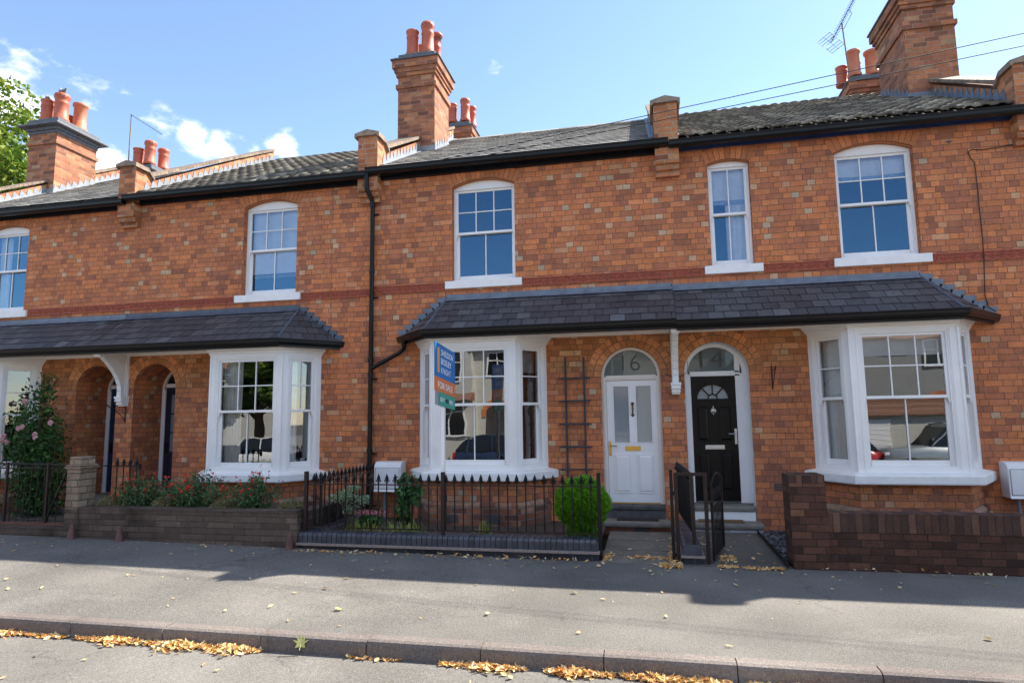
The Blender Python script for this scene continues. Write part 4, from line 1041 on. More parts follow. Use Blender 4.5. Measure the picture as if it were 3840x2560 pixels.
upper_window(HZ, *WIN['Z'], zo=-.075, blind='left', seed=1); upper_window(HA, *WIN['A'], zo=-.035, blind='low', seed=2)
upper_window(HB, *WIN['B'], zo=0, seed=3); upper_window(HC, *WIN['C'], zo=0, blind='high', seed=4)
upper_window(HC, *WIN['N'], zo=0, cu=2, ru=1, cl=2, blind='narrow', seed=5)
bay_window(HZ, -12.69, -.05, 1, dress_far); bay_window(HA, -6.69, -.05, 2, dress_left); bay_window(HB, -2.665, 0, 1, dress_mid, 'glass_wavy'); bay_window(HC, 3.51, 0, 1, dress_right)
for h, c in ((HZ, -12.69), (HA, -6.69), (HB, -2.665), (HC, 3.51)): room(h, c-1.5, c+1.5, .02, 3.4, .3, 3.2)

string_course(HZ, [(-12.04, -9.69)], -.045); string_course(HA, [(-9.69, -7.37), (-6.03, -4.68)], -.035)
string_course(HB, [(-4.68, -3.31), (-1.95, .475)], 0); string_course(HC, [(.475, .98), (1.86, 2.87), (4.2, 5.6)], 0); string_course(HD, [(5.6, 7.5)], 0)

P0, P1, P2, P3, P4 = -14.32, -9.69, -4.68, .475, 5.585
parapet(HZ, P0, 6.12, 4.35); parapet(HA, P1, 6.13, 4.35); parapet(HB, P2, 6.2, 4.35); parapet(HC, P3, 6.2, 4.35); parapet(HD, P4, 6.2, 4.35)
roof(HZ, P0+.185, P1-.185, 6.12, 'slate', 1); roof(HA, P1+.185, P2-.185, 6.14, 'pantile', 2, 4.7); roof(HB, P2+.185, P3-.185, 6.2, 'slate', 3, 4.15); roof(HC, P3+.185, P4-.185, 6.2, 'pantile', 4, 4.6); roof(HD, P4+.185, 10.6, 6.2, 'pantile', 5, 4.6)
gutter(HZ, -14.4, P1, 5.995, 'black_fascia', (-14.1, P1-.19), 5.885); gutter(HA, P1+.002, P2, 6.06, 'black_fascia', (P1+.19, P2-.19), 5.925)
gutter(HB, P2+.002, .50, 6.115, 'black_fascia', (P2+.19, P3-.19), 5.975); gutter(HC, .503, P4-.2, 6.07, 'fascia_sky_tint', (P3+.19, P4-.19), 5.985); gutter(HD, P4-.197, 10, 6.07, 'fascia_sky_tint', (P4+.19, 10), 5.985)
# chimneys
c0 = chimney(HZ, -14.77, -13.94, 2.0, 3.15, 6.9, 8.64, 9.0, 'plate', [(-14.62, 2.30, .57, .155, 'roll'), (-14.20, 2.30, .68, .165, 'louvre'), (-14.22, 2.85, .70, .16, 'plain'), (-14.58, 2.85, .42, .13, 'roll')])
c0b = chimney(HZ, -14.78, -14.02, 5.1, 5.9, 7.6, 8.6, 9.05, 'plate', [(-14.62, 5.25, .50, .15, 'roll'), (-14.22, 5.25, .68, .155, 'louvre'), (-14.15, 5.7, .62, .15, 'louvre')])
c2 = chimney(HB, -5.0, -4.17, 1.95, 2.92, 7.0, 8.885, 9.41, 'corbel', [(-4.76, 2.18, .56, .135, 'roll'), (-4.41, 2.18, .69, .14, 'louvre'), (-4.72, 2.68, .5, .12, 'roll'), (-4.37, 2.66, .74, .11, 'cap')])
c2b = chimney(HB, -4.98, -4.34, 5.3, 5.95, 7.6, 9.0, 9.42, 'corbel', [(-4.86, 5.45, .50, .125, 'roll'), (-4.50, 5.45, .60, .13, 'louvre'), (-4.40, 5.8, .55, .11, 'louvre')])
c3 = chimney(HD, 5.01, 5.87, 2.25, 3.55, 7.2, 8.96, 9.62, 'corbel', [(5.25, 2.6, .6, .15, 'louvre'), (5.6, 2.6, .6, .15, 'roll')])
c3b = chimney(HD, 5.02, 5.80, 5.2, 5.95, 7.6, 9.0, 9.40, 'corbel', [(4.98, 5.75, .45, .13, 'roll'), (5.14, 5.36, .62, .14, 'plain'), (5.30, 5.7, .5, .1, 'roll'), (5.55, 5.4, .58, .155, 'plain')])
stack_flash(c0, -14.77, -13.94, 2.0, 3.15, 6.12); stack_flash(c2, -5.0, -4.17, 1.95, 2.92, 6.2); stack_flash(c3, 5.01, 5.87, 2.25, 3.55, 6.2, 'lead')

# canopies
rA, _ = canopy(HA, P1, -6.06, -.035, None, (-5.955, -5.25), P1, -5.955, 21)
rZ, _ = canopy(HZ, -13.3, P1, -.035, (-13.42, -14.12), None, -13.42, P1, 22)
rB, _ = canopy(HB, -3.27, P3, 0, (-3.41, -4.10), None, -3.41, P3, 23)
rC, _ = canopy(HC, P3, 4.01, -.025, None, (4.22, 4.93), P3, 4.22, 24)
wall_moulding(rA, P1+.07, -7.80, -.045); wall_moulding(rZ, -11.58, P1-.0, -.045); wall_moulding(rB, -1.56, .40, 0); wall_moulding(rC, .53, 2.42, 0)
bracket(HA, -9.62, -.02); bracket(HC, .46, .0)

# downpipe
mb = MB(); xp = -4.665
mb.tube([(xp, -.265, 6.03), (xp, -.265, 5.80), (xp+.01, -.25, 5.72), (xp+.035, -.12, 5.60), (xp+.04, -.085, 5.52), (xp+.04, -.085, .12)], .040, 12)
for z in (5.50, 4.30, 2.74, 2.50, 1.2, .5): mb.tube([(xp+.04, -.085, z-.035), (xp+.04, -.085, z+.035)], .05, 12)
for z in (5.35, 3.85, 2.42, 1.15): mb.box(xp+.03, xp+.13, -.03, -.005, z-.012, z+.012); mb.tube([(xp+.125, -.045, z), (xp+.125, -.01, z)], .014, 6)
mb.tube([(xp+.06, -.085, 2.60), (xp+.15, -.085, 2.65), (-4.08, -.10, 2.86), (-4.0, -.13, 2.92), (-3.985, -.17, 2.98), (-3.985, -.20, 3.08)], .037, 12)
mb.build('downpipe', 'black_gutter', HB)

# front doors
def handle_lever(par, x, y, z0, z1, sx, mat):
    mb = MB(); mb.box(x-.018, x+.018, y-.012, y, z0, z1); zc = z0+(z1-z0)*.68
    mb.tube([(x, y-.01, zc), (x, y-.05, zc), (x+sx*.11, y-.055, zc-.004)], .009, 8); mb.build('handle', mat, par)
# number 16, white
fB, P1b = door_frame(HB, ob[1], .075, .37, 2.305, .072, 'cream_paint')
mb = MB(); y = .11
lx0, lx1, lz0, lz1 = -.62, .165, .385, 2.30
g = [(-.51, -.275, 1.315, 2.205), (-.155, .075, 1.315, 2.205)]
for a, b, c, d in ((lx0, g[0][0], lz0, lz1), (g[1][1], lx1, lz0, lz1), (g[0][1], g[1][0], lz0, lz1)): mb.box(a, b, y, y+.045, c, d)
for q in g: mb.box(q[0], q[1], y, y+.045, q[3], lz1); mb.box(q[0], q[1], y, y+.045, lz0, q[2])
for q in g:
    mb.box(q[0]-.014, q[1]+.014, y-.008, y+.0, q[3], q[3]+.014); mb.box(q[0]-.014, q[1]+.014, y-.008, y, q[2]-.014, q[2]); mb.box(q[0]-.014, q[0], y-.008, y, q[2], q[3]); mb.box(q[1], q[1]+.014, y-.008, y, q[2], q[3])
raised_panel(mb, -.53, -.27, .53, 1.13, y); raised_panel(mb, -.17, .09, .53, 1.13, y)
dB = mb.build('front_door', 'upvc_white', HB, label='white panelled front door with two frosted panes')
mb = MB(); [mb.quad((q[0], y+.02, q[2]), (q[1], y+.02, q[2]), (q[1], y+.02, q[3]), (q[0], y+.02, q[3])) for q in g]; mb.build('glass_pane', 'glass_frosted', dB, fix=False)
mb = MB(); mb.poly([(-.63, .12, 2.37)]+[(p[0], .12, p[1]) for p in P1b]+[(.17, .12, 2.37)]); mb.build('fanlight', 'glass_fanlight', fB, fix=False)
mb = MB(); mb.box(-.35, -.11, y-.008, y, 1.185, 1.258); mb.box(-.325, -.135, y-.013, y-.008, 1.203, 1.24); mb.build('letterbox', 'brass', dB, bevel=.002)
mb = MB(); mb.lathe([(.028, 0), (.026, .006), (.01, .012)], (0, 0, 0), 14, caps=True); mb.v = [(p[0]-.215, y-p[2], 1.925+p[1]) for p in mb.v]
m2 = MB(); m2.lathe([(.026, 0), (.024, .006), (.01, .012)], (0, 0, 0), 14); m2.v = [(p[0]-.215, y-p[2], 1.745+p[1]) for p in m2.v]; mb.add(m2.v, m2.f, True)
mb.tube([(-.215, y-.01, 1.925), (-.215, y-.045, 1.905), (-.213, y-.055, 1.85), (-.215, y-.045, 1.78), (-.215, y-.01, 1.75)], [.012, .012, .016, .011, .010], 8)
mb.build('pull_handle', 'brass_dark', dB)
handle_lever(dB, -.585, y, 1.11, 1.335, 1, 'brass')
mb = MB(); mb.box(-.62, .165, y-.03, y+.03, .365, .384); mb.build('threshold_strip', 'brass', HB)
text_mesh('16', lambda u, w, z: Vector((u, .118-w, z)), fB, 'etched_dark', -.36, -.075, 2.455, 2.71, .002, -.012, name='door_number')
# number 14, black
fC, P1c = door_frame(HC, oc[2], .26, .38, 2.345, .10, 'upvc_white', th=.08)
mb = MB(); y = .285; lx0, lx1, lz0, lz1 = .705, 1.385, .40, 2.34
R_ = .235; cxf, czf = 1.035, 1.985
pts = [(cxf+R_*math.cos(a), czf+R_*.93*math.sin(a)) for a in [math.pi*i/16 for i in range(17)]]
# leaf with a half-round light
mb.box(lx0, lx1, y, y+.045, lz0, czf); mb.box(lx0, cxf-R_, y, y+.045, czf, lz1); mb.box(cxf+R_, lx1, y, y+.045, czf, lz1)
for i in range(16):
    (xa, za), (xb, zb_) = pts[i+1], pts[i]; mb.prism([(xa, y, za), (xb, y, zb_), (xb, y, lz1), (xa, y, lz1)], (0, .045, 0))
for i in range(16):
    (xa, za), (xb, zb_) = pts[i+1], pts[i]; k = 1.09
    mb.prism([(xa, y-.012, za), (xb, y-.012, zb_), (cxf+(xb-cxf)*k, y-.012, czf+(zb_-czf)*k), (cxf+(xa-cxf)*k, y-.012, czf+(za-czf)*k)], (0, .013, 0))
mb.box(cxf-R_*1.09, cxf+R_*1.09, y-.012, y+.001, czf-.03, czf)
for a in (math.pi*.27, math.pi*.5, math.pi*.73): mb.tube([(cxf+.07*math.cos(a), y+.005, czf+.065*math.sin(a)), (cxf+R_*math.cos(a), y+.005, czf+R_*.93*math.sin(a))], .010, 6)
mb.torus((cxf, y+.005, czf), .072, .009, 'y', 24, 6)
for a, b in ((.775, .965), (1.115, 1.305)): raised_panel(mb, a, b, 1.32, 1.87, y, .012, .03); raised_panel(mb, a, b, .56, 1.145, y, .012, .03)
dC = mb.build('front_door', 'door_black', HC, label='glossy black panelled front door with a half-round light')
mb = MB(); mb.poly([(p[0], y+.022, p[1]) for p in pts]); mb.build('glass_pane', 'glass_obscure', dC, fix=False)
mb = MB(); mb.poly([(.69, .30, 2.42)]+[(p[0], .30, p[1]) for p in P1c]+[(1.46, .30, 2.42)]); mb.build('fanlight', 'glass_fanlight', fC, fix=False)
mb = MB(); mb.box(1.385, 1.46, .262, .33, 2.40, 2.72); mb.box(1.385, 1.46, .262, .33, .38, 2.40); mb.box(.695, .706, .262, .33, .38, 2.40); mb.build('side_post', 'upvc_white', fC)
mb = MB(); mb.box(.89, 1.18, y-.008, y, 1.195, 1.262); mb.box(.91, 1.16, y-.016, y-.008, 1.208, 1.25); mb.build('letterbox', 'chrome', dC, bevel=.002)
mb = MB(); mb.torus((1.035, y-.022, 1.795), .034, .006, 'y', 16, 6); mb.lathe([(.03, 0), (.022, .012), (.004, .02)], (0, 0, 0), 12); mb.v[-36:] = [(p[0]+1.035, y-p[2], 1.81+p[1]) for p in mb.v[-36:]] if False else mb.v[-36:]
mb = MB(); mb.torus((1.035, y-.018, 1.795), .036, .006, 'y', 16, 6); mb.tube([(1.035, y-.01, 1.87), (1.035, y-.014, 1.83)], .007, 6); mb.box(1.013, 1.057, y-.016, y, 1.785, 1.83); mb.tube([(1.035, y-.012, 1.755), (1.035, y-.012, 1.735)], .006, 6); mb.build('door_knocker', 'chrome', dC)
handle_lever(dC, 1.355, y, 1.275, 1.515, -1, 'letter_silver')
text_mesh('14', lambda u, w, z: Vector((u, .298-w, z)), fC, 'etched_dark', .86, 1.235, 2.485, 2.75, .002, .0, name='door_number')
# blue and navy porch doors
def porch_door(h, o, mat, lab, glazed):
    y = .75; f, Pn = door_frame(h, o, y-.02, .34, 2.41, .085, 'white_paint')
    x0, x1 = o['x0']+.085, o['x1']-.085; mb = MB()
    if glazed:
        q = (x0+.11, x1-.11, 1.15, 2.26); mb.box(x0, q[0], y, y+.045, .36, 2.41); mb.box(q[1], x1, y, y+.045, .36, 2.41); mb.box(q[0], q[1], y, y+.045, q[3], 2.41); mb.box(q[0], q[1], y, y+.045, .36, q[2])
        for z in (1.52, 1.89): mb.box(q[0], q[1], y+.005, y+.04, z-.013, z+.013)
        raised_panel(mb, x0+.10, x1-.10, .5, 1.05, y)
    else:
        mb.box(x0, x1, y, y+.045, .36, 2.41)
        for a, b in ((x0+.09, (x0+x1)/2-.04), ((x0+x1)/2+.04, x1-.09)): raised_panel(mb, a, b, .5, 1.15, y); raised_panel(mb, a, b, 1.4, 2.25, y)
    d = mb.build('front_door', mat, h, label=lab)
    if glazed: g = MB(); g.quad((q[0], y+.02, q[2]), (q[1], y+.02, q[2]), (q[1], y+.02, q[3]), (q[0], y+.02, q[3])); g.build('glass_pane', 'glass_frosted', d, fix=False)
    handle_lever(d, x0+.06, y, 1.12, 1.32, 1, 'iron_black')
    mb = MB(); mb.poly([(x0, y+.02, 2.48)]+[(p[0], y+.02, p[1]) for p in Pn]+[(x1, y+.02, 2.48)]); mb.build('fanlight', 'dark_glass', f, fix=False)
    mb = MB(); mb.box(o['x0'], o['x1'], .02, y+.1, -.05, .34); mb.build('porch_step', 'step_stone', h)
    mb = MB(); mb.box(o['x0'], o['x1'], -.28, .02, -.05, .17); mb.build('door_step', 'step_stone', h, bevel=.02)
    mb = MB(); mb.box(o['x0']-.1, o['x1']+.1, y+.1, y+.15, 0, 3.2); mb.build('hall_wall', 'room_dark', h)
porch_door(HZ, oz[1], 'door_blue', 'deep blue front door', False); porch_door(HA, oa[1], 'door_navy', 'dark navy front door with stacked glass panes', True)
# doorsteps of 16 and 14
def steps(h, x0, x1, yd, top_mat, riser_mat, base_mat):
    mb = MB(); mb.box(x0+.02, x1-.02, -.06, yd, .29, .365); s = mb.build('door_sill', top_mat, h, bevel=.018)
    mb = MB(); mb.box(x0+.02, x1-.02, -.04, yd-.01, .15, .29); mb.build('riser', riser_mat, s)
    mb = MB(); mb.box(x0-.03, x1+.05, -.36, -.045, .075, .165); mb.build('door_step', 'step_stone', h, bevel=.03)
    mb = MB(); mb.box(x0-.02, x1+.03, -.30, -.05, -.05, .074); b = mb.build('step_base', base_mat, h)
steps(HB, -.70, .25, .12, 'step_dark', 'step_dark', 'brick_base'); steps(HC, .60, 1.555, .30, 'step_stone', 'white_masonry', 'white_masonry')
# air bricks
def air_brick(h, x0, x1, y, z0, z1, mat, n=5, vert=False):
    mb = MB(); mb.box(x0, x1, y-.006, y+.004, z0, z1); o = mb.build('air_brick', mat, h)
    m = MB()
    if vert:
        k = int((x1-x0)/.016)
        for r_ in range(3):
            for i in range(k): m.box(x0+.008+i*.016, x0+.014+i*.016, y-.008, y-.005, z0+.01+r_*(z1-z0)/3, z0+.004+(r_+.75)*(z1-z0)/3)
    else:
        for i in range(n): zz = z0+.012+(z1-z0-.02)*i/n; m.box(x0+.012, x1-.012, y-.008, y-.005, zz, zz+(z1-z0)/n*.55)
    m.build('slots', 'room_dark', o)
air_brick(HC, 1.81, 2.05, -.002, .59, .72, 'vent_clay'); air_brick(HC, .98, 1.13, -.302, -.01, .062, 'white_masonry', vert=True); air_brick(HB, -.25, -.05, -.302, -.01, .062, 'step_dark', vert=True)
air_brick(HB, -3.09, -2.90, -.62, .13, .26, 'step_dark', vert=True); air_brick(HB, -2.46, -2.23, -.62, .13, .27, 'step_dark', vert=True)
# wall tie plate
mb = MB(); mb.tube([(4.575, -.02, 5.74), (4.575, -.004, 5.74)], .02, 8); mb.box(4.53, 4.62, -.012, -.004, 5.732, 5.748); mb.build('wall_tie_plate', 'lead_dark', HC)

# ================================================================== GARDEN WALLS AND RAILINGS
GR_R = 'wrought iron railings on the garden walls'
def spear(parent, x, y, z0, zt, name='spear_bar', mat='iron_black'):
    mb = MB(); mb.tube([(x, y, z0), (x, y, zt-.13)], .009, 6)
    mb.lathe([(.008, 0), (.014, .004), (.014, .012), (.008, .018), (.011, .024), (.009, .034), (.014, .045), (.026, .062), (.022, .082), (.012, .105), (.004, .125), (.0005, .138)], (x, y, zt-.14), 8)
    for s in (-1, 1): mb.torus((x+s*.022, y, zt-.105), .012, .006, 'y', 8, 4)
    return mb.build(name, mat, parent)
def bullnose(mb, along, a, b, c, w, z0, h, step=.07, seed=0):
    """row of rounded coping bricks; along 'x' or 'y'; c = centre across, w = width"""
    rr = random.Random(seed); n = int((b-a)/step)
    for i in range(n):
        s = a+i*step; dz = rr.uniform(-.002, .002); r = .045; pr = []
        hw = w/2+rr.uniform(-.002, .002)
        pts = [(-hw, 0), (-hw, h-r)] + [(-hw+r-r*math.cos(t), h-r+r*math.sin(t)) for t in (.4, .8, 1.2, 1.57)] + [(hw-r+r*math.sin(t), h-r+r*math.cos(t)) for t in (0, .4, .8, 1.2)] + [(hw, h-r), (hw, 0)]
        if along == 'x': mb.prism([(s+.004, c+p, z0+q+dz) for p, q in pts], (step-.008, 0, 0), smooth=False)
        else: mb.prism([(c+p, s+.004, z0+q+dz) for p, q in pts], (0, step-.008, 0))
# low blue brick wall of 16
t = thing('low_brick_wall', 'low blue brick wall with rounded coping under the spear railings of number 16', 'wall', (-2.6, -2.15, 0))
mb = MB(); mb.box(-4.62, -.63, -2.27, -2.03, -.08, .088); mb.box(-4.62, -4.40, -2.03, -.01, -.05, .10); mb.build('base', 'brick_blue', t)
mb = MB(); mb.box(-4.64, -.615, -2.325, -2.0, .088, .116); mb.box(-4.66, -4.37, -2.0, -.01, .10, .12); mb.build('mortar_bed', 'mortar_ledge', t)
mb = MB(); bullnose(mb, 'x', -4.63, -.62, -2.155, .27, .116, .135, .0698, 3); bullnose(mb, 'y', -2.0, -.02, -4.51, .21, .12, .12, .215, 4)
mb.box(-4.62, -.63, -2.27, -2.04, .11, .225); mb.box(-4.60, -4.42, -2.0, -.02, .12, .22); mb.build('coping', 'coping_bullnose', t)
f = thing('iron_railing', 'dark iron railings with spear tops around the front garden of number 16', 'railing', (-2.6, -2.2, 0), GR_R)
mb = MB(); mb.box(-4.56, -.62, -2.213, -2.193, .868, .884); mb.build('top_rail', 'iron_brown', f)
mb = MB(); mb.box(-4.56, -.62, -2.213, -2.193, .298, .314); mb.build('bottom_rail', 'iron_brown', f)
mb = MB(); mb.box(-4.508, -4.488, -2.19, -.04, .60, .614); mb.v = [(x, y, z+.27) for x, y, z in mb.v]; mb.build('return_rail', 'iron_brown', f)
mb = MB(); mb.box(-4.508, -4.488, -2.19, -.04, .296, .310); mb.build('return_rail', 'iron_brown', f)
for x, zb in ((-4.575, .22), (-2.625, .22), (-.612, -.06)):
    mb = MB(); mb.box(x-.024, x+.024, -2.228, -2.18, zb, 1.045); mb.build('post', 'iron_brown' if x < -1 else 'iron_black', f, bevel=.003)
sp0 = spear(f, -4.46, -2.203, .306, 1.03)
for i in range(1, 33):
    x = -4.46+i*.1172
    if abs(x+2.625) > .04: inst(sp0, f, (i*.1172, 0, 0))
for i in range(16): inst(sp0, f, (-4.498+4.46, .12+i*.125, 0))
# wall and railing between the two paths
t = thing('low_brick_wall', 'narrow low wall of blue bricks running between the paths of 16 and 14', 'wall', (.47, -1.3, 0))
mb = MB(); mb.box(.37, .575, -2.27, -.37, -.08, .075); mb.build('base', 'brick_blue', t)
mb = MB(); mb.box(.335, .61, -2.30, -.37, .075, .10); mb.build('mortar_bed', 'mortar_ledge', t)
mb = MB(); bullnose(mb, 'y', -2.285, -.38, .472, .22, .10, .125, .075, 9); mb.box(.38, .565, -2.25, -.4, .095, .20); mb.build('coping', 'coping_bullnose', t)
f = thing('iron_railing', 'black iron railing running back to the houses between the two front doors', 'railing', (.49, -1.3, 0), GR_R)
SX = lambda y: .495 + (y+2.25)*(-.095/1.95)
for z in (.937, .345): MB().prism([(SX(-2.2)-.01, -2.2, z-.007), (SX(-2.2)+.01, -2.2, z-.007), (SX(-2.2)+.01, -2.2, z+.007), (SX(-2.2)-.01, -2.2, z+.007)], (SX(-.35)-SX(-2.2), 1.85, 0)).build('rail', 'iron_black', f)
sp1 = spear(f, SX(-2.10), -2.10, .35, 1.07, mat='iron_black')
for i in range(1, 15): inst(sp1, f, (SX(-2.1+i*.118)-SX(-2.1), i*.118, 0))
mb = MB(); mb.box(.473, .517, -2.272, -2.228, .215, 1.02); mb.build('post', 'iron_brown', f)
f = thing('gate_frame', 'black square tube gate posts and crossbar at the end of the narrow low wall', 'gate posts', (.46, -2.25, 0))
for a, b, z0, z1 in ((.238, .276, .0, 1.09), (.288, .332, .02, 1.02), (.628, .672, -.03, 1.02)):
    mb = MB(); mb.box(a, b, -2.272, -2.228, z0, z1); mb.build('post', 'iron_black' if a < .26 else 'iron_brown', f, bevel=.003)
mb = MB(); mb.box(.288, .672, -2.272, -2.228, 1.02, 1.058); mb.build('crossbar', 'iron_brown', f, bevel=.003)
mb = MB(); mb.tube([(.28, -2.25, .79), (.28, -2.25, .84)], .02, 8); mb.tube([(.28, -2.25, .08), (.28, -2.25, .12)], .02, 8); mb.build('hinge', 'iron_black', f)
f = thing('iron_gate', 'black iron gate of number 14 standing open beside the tarmac path', 'gate', (.72, -2.2, 0))
g0 = Vector((.715, -2.215, 0)); gd = Vector((.20, .80, 0)).normalized(); gn = Vector((gd.y, -gd.x, 0))
GF = lambda u, w, z: g0+gd*u+gn*w+Vector((0, 0, z))
mb = MB(GF); L_ = .84
mb.box(0, .03, -.015, .015, .04, .90); mb.box(L_-.03, L_, -.015, .015, .05, .93); mb.box(.03, L_-.03, -.012, .012, .06, .085); mb.box(.03, L_-.03, -.012, .012, .62, .645)
mb.F = None; mb.tube([GF(0, 0, .90)]+[GF(L_*k/8, 0, .90+.10*math.sin(math.pi*k/8)+.03*k/8) for k in range(1, 9)], .012, 6); mb.build('frame', 'iron_black', f)
mb = MB(GF)
for k in range(1, 8): mb.box(L_*k/8-.006, L_*k/8+.006, -.006, .006, .08, .63)
mb.build('bars', 'iron_black', f)
mb = MB()
for k in range(5):
    c = GF(.10+k*.16, 0, .76); pts = [c+gd*(.055*math.cos(a)*(1-a/14))+Vector((0, 0, .09*math.sin(a)*(1-a/14))) for a in [i*.55 for i in range(18)]]; mb.tube(pts, .006, 5)
mb.build('scroll_panel', 'iron_black', f)
mb = MB(); mb.box(.672, .72, -2.26, -2.235, .70, .715); mb.box(.70, .725, -2.27, -2.22, .70, .74); mb.build('latch', 'iron_black', f)
# dark brick wall of 14
t = thing('brick_garden_wall', 'dark purple brown brick garden wall with a square pier, in front of the bay of number 14', 'wall', (3.5, -2.2, 0))
mb = MB(); mb.box(1.95, 9.5, -2.31, -2.10, -.06, .412); mb.box(1.955, 9.5, -2.325, -2.09, -.06, .03); mb.build('wall', 'brick_dark', t)
mb = MB(); mb.box(1.952, 9.5, -2.315, -2.095, .412, .622); mb.build('soldier_course', 'brick_soldier', t)
rr = random.Random(8); mb = MB(); x = 1.96
while x < 9: mb.box(x, x+.068, -2.318+rr.uniform(0, .004), -2.09, .60, .622+rr.uniform(-.002, .003)); x += .0765
mb.build('coping', 'brick_soldier', t)
mb = MB(); mb.box(1.565, 1.95, -2.34, -1.96, -.06, .955); mb.build('pier', 'brick_dark', t)
mb = MB(); x = 1.567
while x < 1.93: mb.box(x, x+.072, -2.342, -1.958, .957, 1.04+rr.uniform(-.004, .006)); x += .0763
mb.build('pier_cap', 'brick_soldier', t)
# block wall of the planter
t = thing('block_garden_wall', 'weathered block wall with a pale stone pier, holding up the bed of red flowers', 'wall', (-6.5, -2.2, 0))
mb = MB(); mb.box(-8.14, -4.635, -2.31, -2.10, -.06, .50); mb.box(-4.84, -4.636, -2.10, -.02, -.06, .49); mb.build('wall', 'block_dark', t)
mb = MB(); rr = random.Random(3); x = -8.135
while x < -4.7: mb.box(x, min(x+.43, -4.64), -2.32, -2.09, .50, .525+rr.uniform(-.004, .004)); x += .436
mb.build('coping', 'block_dark', t)
mb = MB(); mb.box(-8.36, -8.14, -2.335, -2.04, -.06, .50); mb.build('pier_base', 'block_dark', t)
mb = MB(); mb.box(-8.358, -8.142, -2.333, -2.042, .50, 1.06); mb.build('pier', 'block_stone', t)
mb = MB(); mb.prism([(-8.40, -2.38, 1.06), (-8.41, -2.39, 1.085), (-8.40, -2.38, 1.10), (-8.35, -2.33, 1.135)], (0, 0, 0)) if False else None
mb.box(-8.375, -8.125, -2.35, -2.025, 1.06, 1.08); mb.box(-8.395, -8.105, -2.37, -2.005, 1.08, 1.10); mb.box(-8.375, -8.125, -2.35, -2.025, 1.10, 1.13); mb.box(-8.345, -8.155, -2.32, -2.055, 1.13, 1.245); mb.build('pier_cap', 'block_stone', t, bevel=.01)
t = thing('low_block_wall', 'low grey plinth wall under the leaning rusty railings at the left edge', 'wall', (-10.5, -2.2, 0))
mb = MB(); mb.box(-15, -8.365, -2.33, -2.12, -.02, .235); mb.build('wall', 'block_dark', t)
f = thing('iron_railing', 'old rusty railings leaning on the low plinth wall left of the stone pier', 'railing', (-10.5, -2.24, 0), GR_R)
def lean(x, z): return -2.24-.0*z
for z, m_ in ((1.13, .010), (1.065, .008), (.31, .010)):
    mb = MB(); mb.tube([(-15, -2.24, z+.02), (-9.8, -2.24, z+.012), (-8.38, -2.24, z)], m_, 6); mb.build('rail', 'iron_brown', f)
mb = MB(); mb.box(-15, -8.38, -2.26, -2.225, .24, .285); mb.build('base_rail', 'rust_iron', f)
b0 = None
for i in range(26):
    x = -8.62-.118*i; dx = random.Random(i).uniform(-.02, .02)
    mb = MB(); mb.tube([(x+dx, -2.24, .27), (x, -2.24, 1.13)], .0075, 6)
    if i < 12: mb.torus((x+.055, -2.24, 1.098), .030, .005, 'y', 12, 4)
    mb.build('bar', 'iron_black', f)
for x in (-8.41, -8.80, -9.55): mb = MB(); mb.box(x-.016, x+.016, -2.256, -2.224, .24, 1.16); mb.build('post', 'iron_brown', f)
mb = MB(); mb.tube([(-8.78, -2.26, .28), (-8.42, -2.26, 1.08)], .012, 6); mb.build('brace', 'iron_black', f)
f = thing('iron_railing', 'short black spear railing standing beside the pale stone pier', 'railing', (-7.6, -2.0, 0), GR_R)
mb = MB(); mb.box(-8.14, -7.42, -2.01, -1.99, 1.085, 1.10); mb.box(-7.44, -7.41, -2.02, -1.98, 1.04, 1.13); mb.build('top_rail', 'iron_black', f)
sp2 = spear(f, -7.82, -2.0, .5, 1.22, mat='iron_black')
for i in range(1, 4): inst(sp2, f, (i*.115, 0, 0))
for i, (x, z, lab) in enumerate(((-8.15, .085, 'brown iron cone guard at the foot of the stone pier'), (-7.34, .075, 'brown iron cone guard against the dark block wall near the pier'), (-4.69, .04, 'tallest brown iron cone guard, at the right end of the block wall'))):
    mb = MB(); mb.lathe([(.066, 0), (.060, .015), (.052, .04), (.036, .15), (.026, .20), (.020, .225), (.008, .238)], (x, -2.395, z-.02), 14); o = mb.build('wall_guard', 'rust_iron', None, label=lab, cat='wall guard', group='iron cone guards at the foot of the wall')
# slate chip bed
mb = MB(); rr = random.Random(6)
for i in range(1100):
    x = rr.uniform(1.56, 2.6) if i < 900 else rr.uniform(2.6, 3.4); y = rr.uniform(-2.05, -.12) if x < 1.95 else rr.uniform(-2.0, -.7); s = rr.uniform(.018, .045); a = rr.uniform(0, 6.28)
    n = Vector((rr.uniform(-.5, .5), rr.uniform(-.6, .3), 1)).normalized(); u = n.cross(Vector((math.cos(a), math.sin(a), 0))).normalized(); v = n.cross(u); c = Vector((x, y, .012+rr.uniform(0, .03)))
    P = [c+u*s+v*s*.5, c-u*s*.3+v*s*.6, c-u*s-v*s*.4, c+u*s*.6-v*s*.5]; mb.prism(P, n*.006)
mb.build('slate_chippings', 'pebble_slate', None, kind='stuff', label='loose blue grey slate chippings beside the path of number 14', cat='gravel')
mb = MB(); mb.box(1.50, 1.515, -2.32, -.32, -.02, .055)
for i in range(50): mb.tube([(1.5, -2.30+i*.04, .055), (1.5, -2.30+i*.04, .075)], .012, 6)
mb.build('lawn_edging', 'edging_black', None, label='black toothed plastic edging between the tarmac path and the slate chippings', cat='edging')

